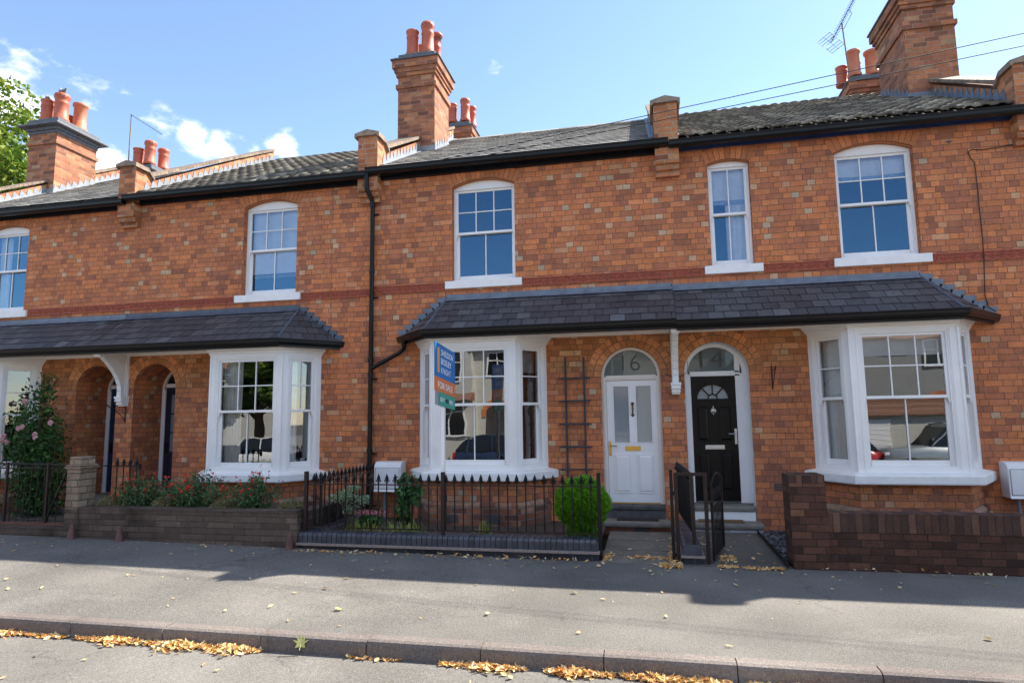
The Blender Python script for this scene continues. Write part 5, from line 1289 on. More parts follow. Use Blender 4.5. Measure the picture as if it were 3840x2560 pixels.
# ================================================================== FITTINGS
def meter_box(x0, x1, y, z0, z1, lab, pole):
    t = thing('meter_box', lab, 'meter box', ((x0+x1)/2, y, z0), 'white meter boxes on the walls')
    mb = MB(); pr = [(0, z0), (y-.02, z0), (y, z0+.03), (y, z1-.09), (y+.02, z1-.045), (y+.06, z1-.012), (y+.12, z1), (0, z1)]
    mb.prism([(x0, a, b) for a, b in pr], (x1-x0, 0, 0)); mb.build('case', 'meter_plastic', t, bevel=.008)
    mb = MB(); mb.box(x0+.03, x1-.03, y-.008, y-.0, z0+.05, z1-.10); mb.build('door', 'meter_plastic', t, bevel=.003)
    mb = MB(); mb.box(x0+.025, x1-.025, y-.003, y+.001, z0+.045, z1-.095); mb.build('door_gap', 'ink_dark', t)
    mb = MB(); mb.tube([(x1-.055, y-.009, (z0+z1)/2), (x1-.055, y-.014, (z0+z1)/2)], .012, 8); mb.build('lock', 'ink_dark', t)
    mb = MB(); mb.tube([(pole, y+.12, z0), (pole, y+.12, .05)], .022, 8); mb.build('pipe', 'grey_pipe', t)
meter_box(-4.47, -4.0, -.24, .545, 1.03, 'white gas meter box on the wall beside the black downpipe', -4.33)
meter_box(4.80, 5.27, -.22, .55, 1.04, 'white meter box at the right edge beside the bay of number 14', 4.95)

t = thing('trellis', 'narrow dark wooden trellis on the brick wall left of the white front door', 'trellis', (-1.11, -.03, .75))
for x in (-1.262, -.965): mb = MB(); mb.box(x-.014, x+.014, -.034, -.016, .73, 2.69); mb.build('upright', 'trellis_wood', t)
rr = random.Random(2)
for z in (2.345, 1.98, 1.615, 1.255, .90): mb = MB(); d = rr.uniform(-.006, .006); mb.prism([(-1.38, -.052, z-.013), (-.86, -.052, z-.013+d), (-.86, -.052, z+.013+d), (-1.38, -.052, z+.013)], (0, .018, 0)); mb.build('slat', 'trellis_wood', t)

def hook(name, x, z, lab, s=1, out=.42):
    t = MB(); t.tube([(x, -.02, z-.10), (x, -.02, z+.26)], .009, 6); t.tube([(x, -.02, z-.06), (x-.0*s, -.20, z+.10), (x, -out, z+.20)], .006, 6)
    pts = [(x, -out+.03*math.cos(a)*(1-a/12)-.02, z+.21+.03*math.sin(a)*(1-a/12)) for a in [i*.6 for i in range(14)]]; t.tube(pts, .005, 5)
    t.tube([(x, -.02, z+.18), (x, -.22, z+.20), (x, -out, z+.20)], .006, 6)
    pts = [(x, -.05-.03*math.cos(a), z-.02+.03*math.sin(a)) for a in [i*.6 for i in range(10)]]; t.tube(pts, .005, 5)
    return t.build(name, 'iron_black', None, label=lab, cat='hanging basket bracket', group='hanging basket brackets')
hook('basket_bracket', -9.60, 1.83, 'black scrolled basket bracket on the pier between the two arched porches')
hook('basket_bracket', 1.885, 2.20, 'thin black basket bracket on the brick wall right of the black front door', out=.30)

mb = MB(); mb.box(-.50, .12, -.30, -.09, .166, .178); mb.build('door_mat', 'mat_dark', None, label='thin black door mat on the step of the white front door', cat='door mat', bevel=.004)
mb = MB(); mb.box(.70, 1.34, -.30, -.09, .166, .184); mb.build('door_mat', 'mat_brown', None, label='brown coir door mat on the step of the black front door', cat='door mat', bevel=.005)

# cables
def cable(pts, r, lab, mat='wire_black', name='cable', group=None):
    return MB().tube(pts, r, 5).build(name, mat, None, label=lab, cat='cable', group=group)
cable([(8, -.21, 5.95), (5.75, -.21, 5.64), (5.4, -.02, 5.60), (5.0, -.02, 5.565), (4.86, -.02, 5.585), (4.81, -.02, 5.55), (4.83, -.02, 5.46), (4.88, -.02, 5.38), (4.885, -.02, 5.0), (4.88, -.02, 4.7), (4.885, -.02, 4.4), (4.87, -.03, 3.9), (4.86, -.03, 3.8), (4.84, -.02, 3.4), (4.86, -.03, 3.22), (4.95, -.04, 3.15)], .007, 'loose black cable looping down the brick wall of number 14')
cable([(-4.42, -.006, 5.9), (-4.40, -.006, 4.5), (-4.40, -.006, 2.6), (-4.41, -.006, 1.1)], .0035, 'thin grey cable running down the bricks beside the downpipe of number 16', 'wire_grey')
cable([(-5.45, -.006, 5.8), (-5.44, -.006, 4.2), (-5.43, -.006, 3.0)], .0035, 'thin grey cable running down the bricks left of the downpipe', 'wire_grey')
cable([(.30, -.006, 2.38), (.40, -.015, 2.34), (.56, -.02, 2.335), (.64, -.03, 2.40), (.66, .02, 2.55), (.67, .1, 2.58)], .004, 'small black cable looped behind the white canopy bracket between the doors')
def sag(a, b, s, n=24): a, b = Vector(a), Vector(b); return [a.lerp(b, i/n)-Vector((0, 0, s*4*(i/n)*(1-i/n))) for i in range(n+1)]
W1 = sag((-4.5, -.15, 6.06), (14.8, -1.85, 7.53), .03, 40); W2 = sag((-4.5, -.15, 6.0), (14.8, -1.85, 7.32), .07, 40)

# ================================================================== FOR SALE BOARD
t = thing('sale_sign', 'blue and orange FOR SALE board on a white post behind the spear railings', 'sign', (-2.64, -2.07, .1))
mb = MB(); mb.box(-2.69, -2.646, -2.10, -2.05, 1.88, 2.6); mb.box(-2.69, -2.64, -2.10, -2.05, .09, 1.88); mb.build('post', 'white_paint', t)
ya, yb = -2.50, -1.63; dz_ = .075; LB = yb-ya
def BF(xo, s=1):   # u from the near edge to the far edge, w out of the face, v up from the bottom edge
    return lambda u, w, v: Vector((xo+s*w, ya+u, 2.10+v-dz_*u/LB))
fr_ = BF(-2.632)
mb = MB(fr_)
def plate(name, mat, u0, u1, v0, v1, xo, s=1, th=.004, w0=0.0):
    m = MB(BF(xo, s)); P = [(u0, v0), (u1, v0), (u1, v1), (u0, v1)]
    m.add([(u, w0, v) for u, v in P]+[(u, w0+th, v) for u, v in P], [(0, 1, 2, 3), (7, 6, 5, 4), (0, 4, 5, 1), (1, 5, 6, 2), (2, 6, 7, 3), (3, 7, 4, 0)])
    return m.build(name, mat, t)
Hh = .63
for xo, s in ((-2.636, 1), (-2.6405, -1)):
    blue = plate('board', 'board_blue', 0, LB, Hh*.295, Hh, xo, s)
    org = plate('board_panel', 'board_orange', 0, LB, 0, Hh*.295, xo, s)
    F_ = BF(xo, s)
    plate('board_stripe', 'board_yellow', .095, .17, Hh*.395, Hh*.915, xo, s, .0015, .004)
    FF_ = (lambda u, w, v, F_=F_: F_(u, w+.004, v)) if s == 1 else (lambda u, w, v, F_=F_: F_(LB-u, w+.004, v))
    fl = .27
    text_mesh('SHELDON', FF_, t, 'ink_white', .245, .77, Hh*.775, Hh*.905, .0015, .010)
    text_mesh('BOSLEY', FF_, t, 'ink_white', .245, .69, Hh*.59, Hh*.72, .0015, .010)
    text_mesh('KNIGHT', FF_, t, 'ink_white', .245, .66, Hh*.40, Hh*.525, .0015, -.004)
    text_mesh('FOR SALE', FF_, t, 'ink_white', .11, .75, Hh*.075, Hh*.215, .0015, .010)
    u0 = .16 if s == 1 else 0
    plate('slip_board', 'board_green', .16, LB-.01, -.175, -.003, xo, s, .003, .0)
    F2 = (lambda u, w, v, F_=F_: F_(u, w+.0035, v)) if s == 1 else (lambda u, w, v, F_=F_: F_(LB-u, w+.005, v))
    text_mesh('SEE IT', F2, t, 'ink_white', .21 if s == 1 else .05, .40 if s == 1 else .24, -.12, -.065, .0015, .015)
    text_mesh('HERE', F2, t, 'ink_dark', .42 if s == 1 else .26, .575 if s == 1 else .42, -.12, -.065, .0015, .025)
    text_mesh('FIRST.', F2, t, 'ink_white', .59 if s == 1 else .44, .79 if s == 1 else .64, -.12, -.065, .0015, .015)
plate('slip_board', 'board_grey', .02, LB-.2, -.18, -.003, -2.642, 1, .003)
mb = MB(); F_ = BF(-2.632)
for v in (Hh*.96, Hh*.33, -.02, -.16): c = F_(.50, .002, v); mb.tube([c, c+Vector((.006, 0, 0))], .008, 8)
mb.build('bolt', 'chrome', t)

# ================================================================== AERIALS AND WIRES, PIGEONS
def aerial(base, top, a, b, nel, el, lab, refl=True):
    t = thing('tv_aerial', lab, 'tv aerial', base, 'tv aerials on the chimneys')
    MB().tube([base, top], .016, 8).build('mast', 'aerial_pole', t)
    a, b = Vector(a), Vector(b); mb = MB(); mb.tube([a, b], .010, 6); mb.build('boom', 'aerial_metal', t)
    d = (b-a).normalized(); p = d.cross(Vector((0, 0, 1))).normalized(); mb = MB()
    for i in range(nel): c = a.lerp(b, (i+.5)/nel); mb.tube([c-p*el, c+p*el], .0055, 5)
    mb.build('elements', 'aerial_metal', t)
    if refl:
        mb = MB(); q = d.cross(p)
        for s in (-1, 1):
            for k in (.08, .15, .22): mb.tube([a-p*.2+q*s*k, a+p*.2+q*s*k], .006, 5)
            for k in (-.2, 0, .2): mb.tube([a+p*k+q*s*.03, a+p*k+q*s*.24], .006, 5)
        mb.build('reflector', 'aerial_metal', t)
        mb = MB(); m_ = a.lerp(b, .42); mb.tube([m_-d*.28+q*.02, m_-d*.2+q*.12, m_+d*.3+q*.12, m_+d*.36+q*.02], .008, 6); mb.build('brace', 'aerial_metal', t)
aerial((4.97, 5.16, 9.40), (4.90, 5.2, 10.95), (4.60, 5.1, 10.42), (5.45, 5.5, 11.95), 17, .15, 'tall tv aerial with a long bristling boom on the chimney at the right')
aerial((-14.78, 5.05, 9.1), (-14.72, 5.0, 10.85), (-14.74, 5.0, 10.84), (-13.62, 5.0, 10.10), 9, .10, 'thin tv aerial on a bent brown mast above the left chimney', refl=False)
for W, lab in ((W1, 'upper of the two telephone wires crossing from the roof to the right'), (W2, 'lower of the two telephone wires crossing from the roof to the right')):
    MB().tube(W, .0065, 5).build('telephone_wire', 'wire_black', None, label=lab, cat='wire', group='telephone wires')
def pigeon(x, y, z, yaw, lab, k=1.0, tail=-.4):
    ring = [(-.20, .10+tail*.16, .004, .006), (-.165, .085+tail*.10, .024, .008), (-.10, .085, .034, .024), (-.05, .075, .052, .050), (.01, .08, .060, .062), (.06, .10, .052, .056), (.09, .14, .034, .036), (.105, .175, .027, .028), (.12, .20, .026, .026), (.14, .205, .018, .018), (.155, .20, .006, .006), (.175, .195, .002, .002)]
    vs = []; seg = 12; c, s = math.cos(yaw), math.sin(yaw)
    for px, pz, ry, rz in ring:
        for i in range(seg):
            a = 2*math.pi*i/seg; lx, ly, lz = px*k, ry*k*math.cos(a), (pz+rz*math.sin(a))*k
            vs.append((x+lx*c-ly*s, y+lx*s+ly*c, z+lz))
    fs = [(i*seg+j, i*seg+(j+1) % seg, (i+1)*seg+(j+1) % seg, (i+1)*seg+j) for i in range(len(ring)-1) for j in range(seg)]+[tuple(range(seg)), tuple(range((len(ring)-1)*seg, len(ring)*seg))]
    mb = MB(); mb.add(vs, fs, True)
    for q in (-.02, .02): mb.tube([(x+q*-s, y+q*c, z+.04), (x+q*-s, y+q*c, z)], .005, 5)
    mb.build('pigeon', 'feather', None, label=lab, cat='pigeon', group='pigeons on the chimney pots')
pigeon(-14.66, 2.30, 9.87, 2.6, 'grey pigeon hunched on the leftmost chimney pot'); pigeon(-14.22, 2.30, 9.98, 2.75, 'grey pigeon with a long tail on the tall vented chimney pot', 1.15, .1)

# ================================================================== PLANTS
def leaf_cloud(pts, size, rr, up=.3, shape=1.7, fold=.25):
    """small folded diamond leaves at the given points (own island each)"""
    mb = MB()
    for p in pts:
        n = Vector((rr.gauss(0, 1), rr.gauss(0, 1), rr.gauss(0, 1)+up)).normalized(); a = Vector((rr.gauss(0, 1), rr.gauss(0, 1), rr.gauss(0, 1))); u = n.cross(a).normalized(); v = n.cross(u)
        s = size*rr.uniform(.6, 1.35); p = Vector(p)
        mb.v += [tuple(p-u*s*shape*.5), tuple(p+v*s*.5+n*s*fold*.5), tuple(p+u*s*shape*.5), tuple(p-v*s*.5+n*s*fold*.5)]
        b = len(mb.v)-4; mb.f += [(b, b+1, b+2), (b, b+2, b+3)]; mb.sm += [False, False]
    return mb
def blob_pts(c, r, n, rr, hollow=.35, clumps=0, cr=.3):
    out = []; cs = []
    for i in range(clumps):
        while True:
            q = Vector((rr.uniform(-1, 1), rr.uniform(-1, 1), rr.uniform(-1, 1)))
            if .45 < q.length < .9: break
        cs.append(q)
    while len(out) < n:
        if cs:
            q0 = rr.choice(cs); q = q0+Vector((rr.gauss(0, 1), rr.gauss(0, 1), rr.gauss(0, 1)))*cr*.55
            if q.length > 1.08: continue
        else:
            q = Vector((rr.uniform(-1, 1), rr.uniform(-1, 1), rr.uniform(-1, 1)))
            if not hollow < q.length < 1: continue
        out.append((c[0]+q.x*r[0], c[1]+q.y*r[1], c[2]+q.z*r[2]))
    return out
# red salvias
def salvia(x, y, w, h, lab, seed):
    rr = random.Random(seed); t = thing('red_flowering_shrub', lab, 'shrub', (x, y, .44), 'red flowering shrubs in the planter')
    st = MB(); pts = []; fl = []; n = 46
    for i in range(n):
        a = rr.uniform(0, 6.28); q = rr.uniform(0, 1)**.6; ex = math.cos(a)*q*w/2; ey = math.sin(a)*q*.30; hh = h*(1-.42*q*q)*rr.uniform(.72, 1.06)
        p0 = Vector((x+ex*.15, y+ey*.15, .44)); p1 = Vector((x+ex*.7, y+ey*.7, .44+hh*.6)); p2 = Vector((x+ex*1.05, y+ey*1.05, .44+hh))
        st.tube([p0, p1, p2], [.005, .004, .002], 4, caps=False)
        for k in range(62):
            s = rr.uniform(.12, .93)**.9; c = p0.lerp(p1, s/.6) if s < .6 else p1.lerp(p2, (s-.6)/.4)
            pts.append(c+Vector((rr.gauss(0, .035), rr.gauss(0, .035), rr.gauss(0, .03))))
        for k in range(rr.choice((1, 3, 5, 9))): s = rr.uniform(.5, 1.22); fl.append(p1.lerp(p2, (s-.45)/.6)+Vector((rr.gauss(0, .016), rr.gauss(0, .016), rr.gauss(0, .014))))
    leaf_cloud(pts, .023, rr).build('foliage', 'leaf_salvia', t, fix=False); st.build('stems', 'bark', t); leaf_cloud(fl, .030, rr, 0, 1.1).build('flowers', 'petal_red', t, fix=False, kind='stuff')
salvia(-7.42, -1.95, .95, .56, 'red flowering shrub nearest the stone pier', 1); salvia(-6.50, -1.95, 1.15, .66, 'largest red flowering shrub, in the middle of the planter', 2); salvia(-5.52, -1.95, .85, .58, 'red flowering shrub in front of the white bay, right end of the three', 3)
for i, (x, w, lab) in enumerate(((-7.92, .36, 'straw coloured mound against the stone pier'), (-6.98, .38, 'straw coloured mound between the first two red shrubs'), (-5.98, .42, 'straw coloured mound between the last two red shrubs'), (-4.92, .40, 'straw coloured mound at the right end of the block wall'))):
    rr = random.Random(40+i); pts = [(p[0], p[1], max(.44, p[2])) for p in blob_pts((x, -2.0, .50), (w/2, .17, .15), 2100, rr, .5)]
    leaf_cloud(pts, .012, rr, .2, 3.0).build('low_shrub', 'leaf_dry_shrub', None, label=lab, cat='shrub', group='straw coloured low shrubs in the planter', fix=False)
rr = random.Random(50); t = thing('variegated_shrub', 'pale green and cream leaved shrub behind the left end of the spear railings', 'shrub', (-4.25, -1.2, .1), None)
pts = blob_pts((-4.28, -1.55, .60), (.30, .30, .20), 1300, rr, .0, 9, .3); leaf_cloud(pts, .020, rr).build('foliage', 'leaf_variegated', t, fix=False)
mb = MB(); [mb.tube([(-4.28, -1.5, .1), (-4.28+rr.uniform(-.2, .2), -1.5+rr.uniform(-.2, .2), .6)], .005, 4) for i in range(12)]; mb.build('stems', 'bark', t)
# topiary
t = thing('topiary_bush', 'bright lime green conifer clipped to a ball, at the right end of the railings', 'topiary', (-.88, -1.62, .09)); rr = random.Random(60)
def sprays(c, r, n, rr, mat, name, size=.03):
    mb = MB()
    for i in range(n):
        q = Vector((rr.gauss(0, 1), rr.gauss(0, 1), rr.gauss(0, 1))).normalized(); k = rr.uniform(.80, 1.05)*(1+.045*math.sin(q.x*9+q.z*7)+.05*math.sin(q.x*23+q.y*17)*math.sin(q.z*19))
        p = Vector((c[0]+q.x*r[0]*k, c[1]+q.y*r[1]*k, c[2]+q.z*r[2]*k)); d = (q+Vector((rr.gauss(0, .35), rr.gauss(0, .35), .55))).normalized(); s = d.cross(Vector((rr.gauss(0, 1), rr.gauss(0, 1), rr.gauss(0, 1)))).normalized()
        L = size*rr.uniform(.7, 1.5); w = L*.16
        for a in (-.5, 0, .5):
            e = (d+s*a).normalized(); b = len(mb.v); mb.v += [tuple(p-s*w), tuple(p+s*w), tuple(p+e*L)]; mb.f.append((b, b+1, b+2)); mb.sm.append(False)
    return mb.build(name, mat, t, fix=False)
core = MB(); core.lathe([(.001, -.25), (.16, -.21), (.25, -.1), (.27, 0), (.25, .1), (.16, .21), (.001, .25)], (-.88, -1.62, .60), 16); core.build('crown_core', 'leaf_topiary', t)
sprays((-.88, -1.62, .60), (.335, .33, .31), 9000, rr, 'leaf_topiary', 'crown', .04); sprays((-.88, -1.62, .20), (.19, .17, .14), 2200, rr, 'leaf_topiary', 'skirt', .035)
MB().tube([(-.88, -1.62, .05), (-.88, -1.62, .5)], .03, 8).build('trunk', 'bark', t)
# climbing rose
rr = random.Random(70); t = thing('climbing_rose', 'tall climbing rose with pale pink blooms on the wall left of the blue door', 'rose bush', (-10.9, -.5, .1))
st = MB(); pts = []
for i in range(34):
    a = rr.uniform(-1, 1); top = Vector((-10.90+a*.50+rr.gauss(0, .09), -.55+rr.gauss(0, .18), rr.uniform(1.2, 2.3)*(1-.16*abs(a)))); 
    if i < 6: top = Vector((-10.90+rr.gauss(0, .12), -.45, rr.uniform(2.3, 2.65)))
    b = Vector((-10.75+rr.gauss(0, .12), -.6+rr.gauss(0, .1), .1)); m_ = b.lerp(top, .55)+Vector((rr.gauss(0, .1), -.08, .1)); st.tube([b, m_, top], [.010, .007, .003], 5, caps=False)
    for k in range(190):
        s = rr.uniform(.05, 1); c = b.lerp(m_, s/.55) if s < .55 else m_.lerp(top, (s-.55)/.45); q = .13 if s < .8 else .08
        pts.append(c+Vector((rr.gauss(0, q), rr.gauss(0, q), rr.gauss(0, q))))
leaf_cloud(pts, .048, rr, .5, 1.5).build('foliage', 'leaf_rose', t, fix=False); st.build('stems', 'bark', t)
def bloom(x, y, z, r, par, mat='petal_pink'):
    mb = MB(); q = random.Random(int(x*1000+z*77))
    for k in range(16):
        a = q.uniform(0, 6.28); tl = q.uniform(.1, 1.2); d = Vector((math.cos(a)*math.sin(tl), -abs(math.cos(tl)), math.sin(a)*math.sin(tl))); u = d.cross(Vector((0, 0, 1))).normalized(); v = d.cross(u); c = Vector((x, y, z))+d*r*.35
        mb.add([c-u*r*.5, c+v*r*.45+d*r*.3, c+u*r*.5, c-v*r*.45+d*r*.25], [(0, 1, 2, 3)])
    mb.build('rose_bloom', mat, par, fix=False)
for x, z in ((-10.88, 2.14), (-10.98, 1.66), (-10.90, 1.68), (-10.62, 1.54), (-10.60, 1.49), (-11.36, 1.43), (-11.48, 1.60), (-11.22, 1.42), (-11.3, 1.52), (-10.3, 1.75)): bloom(x, -.9, z, .075, t)
# shrub and lilies behind the railings of 16
rr = random.Random(80); t = thing('leafy_shrub', 'upright shrub with broad dark green leaves behind the railings, below the sale board', 'shrub', (-3.5, -1.2, .1))
pts = blob_pts((-3.44, -1.25, .52), (.24, .22, .42), 520, rr, .0, 12, .35); leaf_cloud(pts, .062, rr, .6, 1.4, .15).build('foliage', 'leaf_fig', t, fix=False)
mb = MB(); [mb.tube([(-3.44, -1.2, .1), (-3.44+rr.uniform(-.15, .15), -1.25+rr.uniform(-.1, .1), .85)], .006, 4) for i in range(8)]; mb.build('stems', 'bark', t)
def strap_plant(x, y, n, h, lab, seed, spread=.16, yellow=True, parent=None):
    rr = random.Random(seed); mb = MB()
    for i in range(n):
        a = rr.uniform(0, 6.28); bx, by = x+rr.gauss(0, spread*.6), y+rr.gauss(0, spread*.4); L = h*rr.uniform(.5, 1.1); w = rr.uniform(.010, .022); d = Vector((math.cos(a), math.sin(a), 0)); s = Vector((-d.y, d.x, 0)); droop = rr.uniform(.2, 1.0)
        P = []
        for k in range(5):
            f = k/4; c = Vector((bx, by, .09))+d*L*.55*droop*f*f+Vector((0, 0, L*(f-.55*droop*f*f))); ww = w*(1-.85*f)*(1 if k else .6)+.001; P += [c-s*ww, c+s*ww]
        mb.add(P, [(2*k, 2*k+1, 2*k+3, 2*k+2) for k in range(4)])
    return mb.build('lily_leaves', 'leaf_strap', None, label=lab, cat='plant', fix=False, group='yellowing strap leaved plants behind the railings')
strap_plant(-4.0, -1.7, 130, .30, 'clump of yellowing strap leaves at the left of the railed bed', 1, .22); strap_plant(-3.35, -1.75, 150, .30, 'wide clump of yellow and green strap leaves below the leafy shrub', 2, .26); strap_plant(-2.22, -1.7, 34, .34, 'small upright tuft of strap leaves below the air bricks of the bay', 3, .09)
t = thing('pink_sedum', 'pink headed sedum among the yellow strap leaves', 'plant', (-4.0, -1.55, .1)); rr = random.Random(90)
leaf_cloud([(-3.98+rr.gauss(0, .14), -1.5+rr.gauss(0, .06), .40+rr.gauss(0, .018)) for i in range(360)], .016, rr).build('flower_heads', 'petal_sedum', t, fix=False, kind='stuff')
leaf_cloud(blob_pts((-3.95, -1.5, .26), (.2, .12, .14), 240, rr, 0), .045, rr).build('foliage', 'leaf_fig', t, fix=False)
mb = MB(); mb.box(-4.42, -3.95, -1.78, -1.66, .10, .15); mb.v = [(x, y+(x+4.4)*.55, z+(x+4.4)*.05) for x, y, z in mb.v]; mb.build('timber_edging', 'trellis_wood', None, label='weathered timber board lying in the railed bed beside the rounded wall coping', cat='board')

# tree beyond the roofs, far left
def tree(x, y, z0, h, crown_c, crown_r, n, leaf, mat, lab, seed, group=None, trunk_r=.3):
    rr = random.Random(seed); t = thing('broadleaf_tree', lab, 'tree', (x, y, z0), group)
    mb = MB(); top = Vector(crown_c); b = Vector((x, y, z0)); mb.tube([b, b.lerp(top, .4)+Vector((.2, .1, 0)), top], [trunk_r, trunk_r*.7, trunk_r*.25], 10)
    cl = []
    for i in range(38):
        while True:
            q = Vector((rr.uniform(-1, 1), rr.uniform(-1, 1), rr.uniform(-.9, 1)))
            if .35 < q.length < .95: break
        c = Vector((crown_c[0]+q.x*crown_r[0], crown_c[1]+q.y*crown_r[1], crown_c[2]+q.z*crown_r[2])); cl.append((c, rr.uniform(.20, .36)))
        s = b.lerp(top, rr.uniform(.35, .8)); mb.tube([s, s.lerp(c, .5)+Vector((0, 0, .3)), c], [trunk_r*.3, trunk_r*.16, trunk_r*.05], 6)
    mb.build('trunk', 'bark', t)
    pts = []; rm = min(crown_r)
    for i in range(n):
        c, k = rr.choice(cl); d = Vector((rr.gauss(0, 1), rr.gauss(0, 1), rr.gauss(0, 1))).normalized()*rr.uniform(.3, 1)**.5*k*rm*1.15
        pts.append(c+Vector((d.x, d.y, d.z*.75)))
    leaf_cloud(pts, leaf, rr, .7, 1.3).build('crown', mat, t, fix=False)
tree(-31.6, 13, 0, 17, (-31.2, 13, 13.2), (4.2, 4.0, 4.6), 15000, .20, 'leaf_tree', 'tall yellow green maple tree behind the leftmost chimney', 5)

# ================================================================== LEAVES ON THE GROUND
def curl_leaf(mb, c, yaw, L, w, curl, roll, tilt=0):
    d = Vector((math.cos(yaw), math.sin(yaw), tilt)).normalized(); s = Vector((-math.sin(yaw), math.cos(yaw), math.sin(roll))).normalized(); n = d.cross(s)
    P = []
    for k in range(5):
        f = k/4-.5; ww = w*(1-(2*f)**2)**.6 if abs(f) < .5 else .001; cc = Vector(c)+d*L*f+n*curl*L*(4*f*f)
        P += [cc-s*ww+n*ww*.5, cc, cc+s*ww+n*ww*.5]
    mb.add(P, [q for k in range(4) for q in ((3*k, 3*k+1, 3*k+4, 3*k+3), (3*k+1, 3*k+2, 3*k+5, 3*k+4))])
rr = random.Random(100); protos = []
for i in range(8):
    mb = MB(); L = rr.uniform(.05, .085); curl_leaf(mb, (0, 0, .010), 0, L, rr.uniform(.010, .022), rr.uniform(.04, .22), rr.uniform(-.5, .5))
    me = bpy.data.meshes.new('fallen_leaf'); me.from_pydata(mb.v, [], mb.f); me.materials.append(M('leaf_fallen')); protos.append(me)
def drop_leaf(x, y, z):
    me = rr.choice(protos).copy() if False else rr.choice(protos)
    o = bpy.data.objects.new('fallen_leaf', me); COL.objects.link(o); o.location = (x, y, z); o.rotation_euler = (rr.uniform(-.25, .25), rr.uniform(-.25, .25), rr.uniform(0, 6.28)); k = rr.uniform(.35, .95); o.scale = (k, k, k)
    props(o, 'single dry leaf lying loose on the tarmac or path', 'leaf', 'fallen leaves scattered on the pavement and road')
n = 0
while n < 215:
    r_ = rr.random()
    if r_ < .48: y = -2.36-abs(rr.gauss(0, .35)); 
    elif r_ < .80: y = rr.uniform(-5.1, -2.6)
    else: y = rr.uniform(-6.6, -5.45)
    x = rr.uniform(-9.5, 3.6)
    if y < -5.1 and y > -5.42: continue
    z = zpave(x, y)+.004 if y > -5.1 else -.121
    if y < -2.9 and x > 1.2 and rr.random() < .5: continue
    drop_leaf(x, y, z); n += 1
for i in range(24): drop_leaf(rr.uniform(-.55, .25), rr.uniform(-2.25, -.45), .02)
for i in range(18): drop_leaf(rr.uniform(.75, 1.45), rr.uniform(-2.25, -.45), .03)
def drift(lab, segs, z, seed, name='leaf_litter'):
    rr = random.Random(seed); mb = MB()
    for x0, x1, yc, sy, n, hh in segs:
        for i in range(n):
            f = rr.random(); x = x0+(x1-x0)*f; env = .25+.75*math.sin(math.pi*f)**.7*(.6+.4*math.sin(x*11+seed)); y = yc+abs(rr.gauss(0, sy))*(-1 if yc < -5 else 1)*env if yc < -5 else yc+rr.gauss(0, sy)
            zz = z+rr.uniform(.004, hh*env*.72); curl_leaf(mb, (x, y, zz), rr.uniform(0, 6.28), rr.uniform(.025, .085), rr.uniform(.004, .017), rr.uniform(-.1, .35), rr.uniform(-1.2, 1.2), rr.uniform(-.5, .6))
    mb.build(name, 'leaf_drift', None, kind='stuff', label=lab, cat='leaf litter', fix=False)
yk = KY-.155
drift('drift of golden dry leaves against the kerb at the left', [(-6.9, -5.05, yk, .05, 620, .05), (-4.95, -4.1, yk, .06, 420, .06), (-4.25, -3.15, yk, .09, 620, .07), (-2.4, -1.95, yk, .03, 40, .02)], -.125, 1)
drift('drift of golden dry leaves against the kerb at the right', [(-1.62, -.95, yk, .06, 330, .05), (-.80, -.30, yk, .06, 330, .06), (-.25, .50, yk, .055, 420, .06), (.62, 1.25, yk, .06, 380, .06), (1.3, 2.6, yk, .04, 160, .03)], -.125, 2)
drift('heap of dry leaves swept against the gate posts of number 16', [(.08, .34, -2.42, .05, 190, .06), (.20, .33, -2.15, .16, 190, .10), (-.30, .28, -2.05, .04, 130, .03), (-.58, -.48, -2.1, .12, 60, .03), (.24, .33, -1.2, .5, 60, .05)], .0, 3)
drift('small heap of dry leaves beside the open iron gate of number 14', [(.78, .98, -1.95, .10, 90, .03), (1.02, 1.45, -2.42, .03, 90, .03), (.72, .95, -2.38, .03, 40, .02), (.6, .72, -.9, .4, 40, .04)], .005, 4)
drift('thin line of dry red and brown leaves along the foot of the front walls', [(-9.5, -4.8, -2.46, .04, 110, .02), (-4.6, -3.4, -2.42, .05, 70, .02), (-3.4, -.7, -2.42, .05, 60, .02), (1.6, 3.6, -2.43, .04, 14, .02)], .035, 5)
# maple leaf standing in the gutter, grey leaf on the pavement
def maple(c, s, tilt, yaw, mat, lab):
    pts = []
    lob = [(0, 1.0), (.32, .45), (.62, .92), (.9, .42), (1.22, .85), (1.55, .35), (2.2, .60), (2.75, .28), (3.14, .2)]
    for a, r_ in lob: pts.append((math.sin(a)*r_*s, math.cos(a)*r_*s))
    pts += [(-x, y) for x, y in pts[-2:0:-1]]
    mb = MB(); ct, st_ = math.cos(tilt), math.sin(tilt); V = [Vector(c)]
    for x, y in pts: v = Vector((x, y*ct, y*st_+.12*abs(x))); V.append(Vector(c)+Matrix.Rotation(yaw, 3, 'Z') @ v)
    mb.add(V, [(0, i, i % len(pts)+1) for i in range(1, len(pts)+1)])
    mb.tube([V[0], V[0]+Matrix.Rotation(yaw, 3, 'Z') @ Vector((0, -s*.8*ct, -s*.5*st_))], .003, 4)
    return mb.build('maple_leaf', mat, None, label=lab, cat='leaf', fix=False)
maple((-2.80, -5.335, -.045), .085, 1.1, .2, 'leaf_maple', 'large pale green maple leaf propped against the kerb'); maple((-3.55, -2.80, .025), .07, .1, 1.2, 'leaf_grey', 'grey green leaf lying flat on the shaded pavement'); maple((-2.83, -4.62, .02), .06, .3, 2.0, 'leaf_maple', 'yellow curled leaf on the pavement just behind the kerb')
MB().tube([(-2.95, -5.42, -.119), (-2.78, -5.40, -.110)], .003, 4).build('twig', 'bark', None, label='thin twig in the gutter beside the large maple leaf', cat='twig')

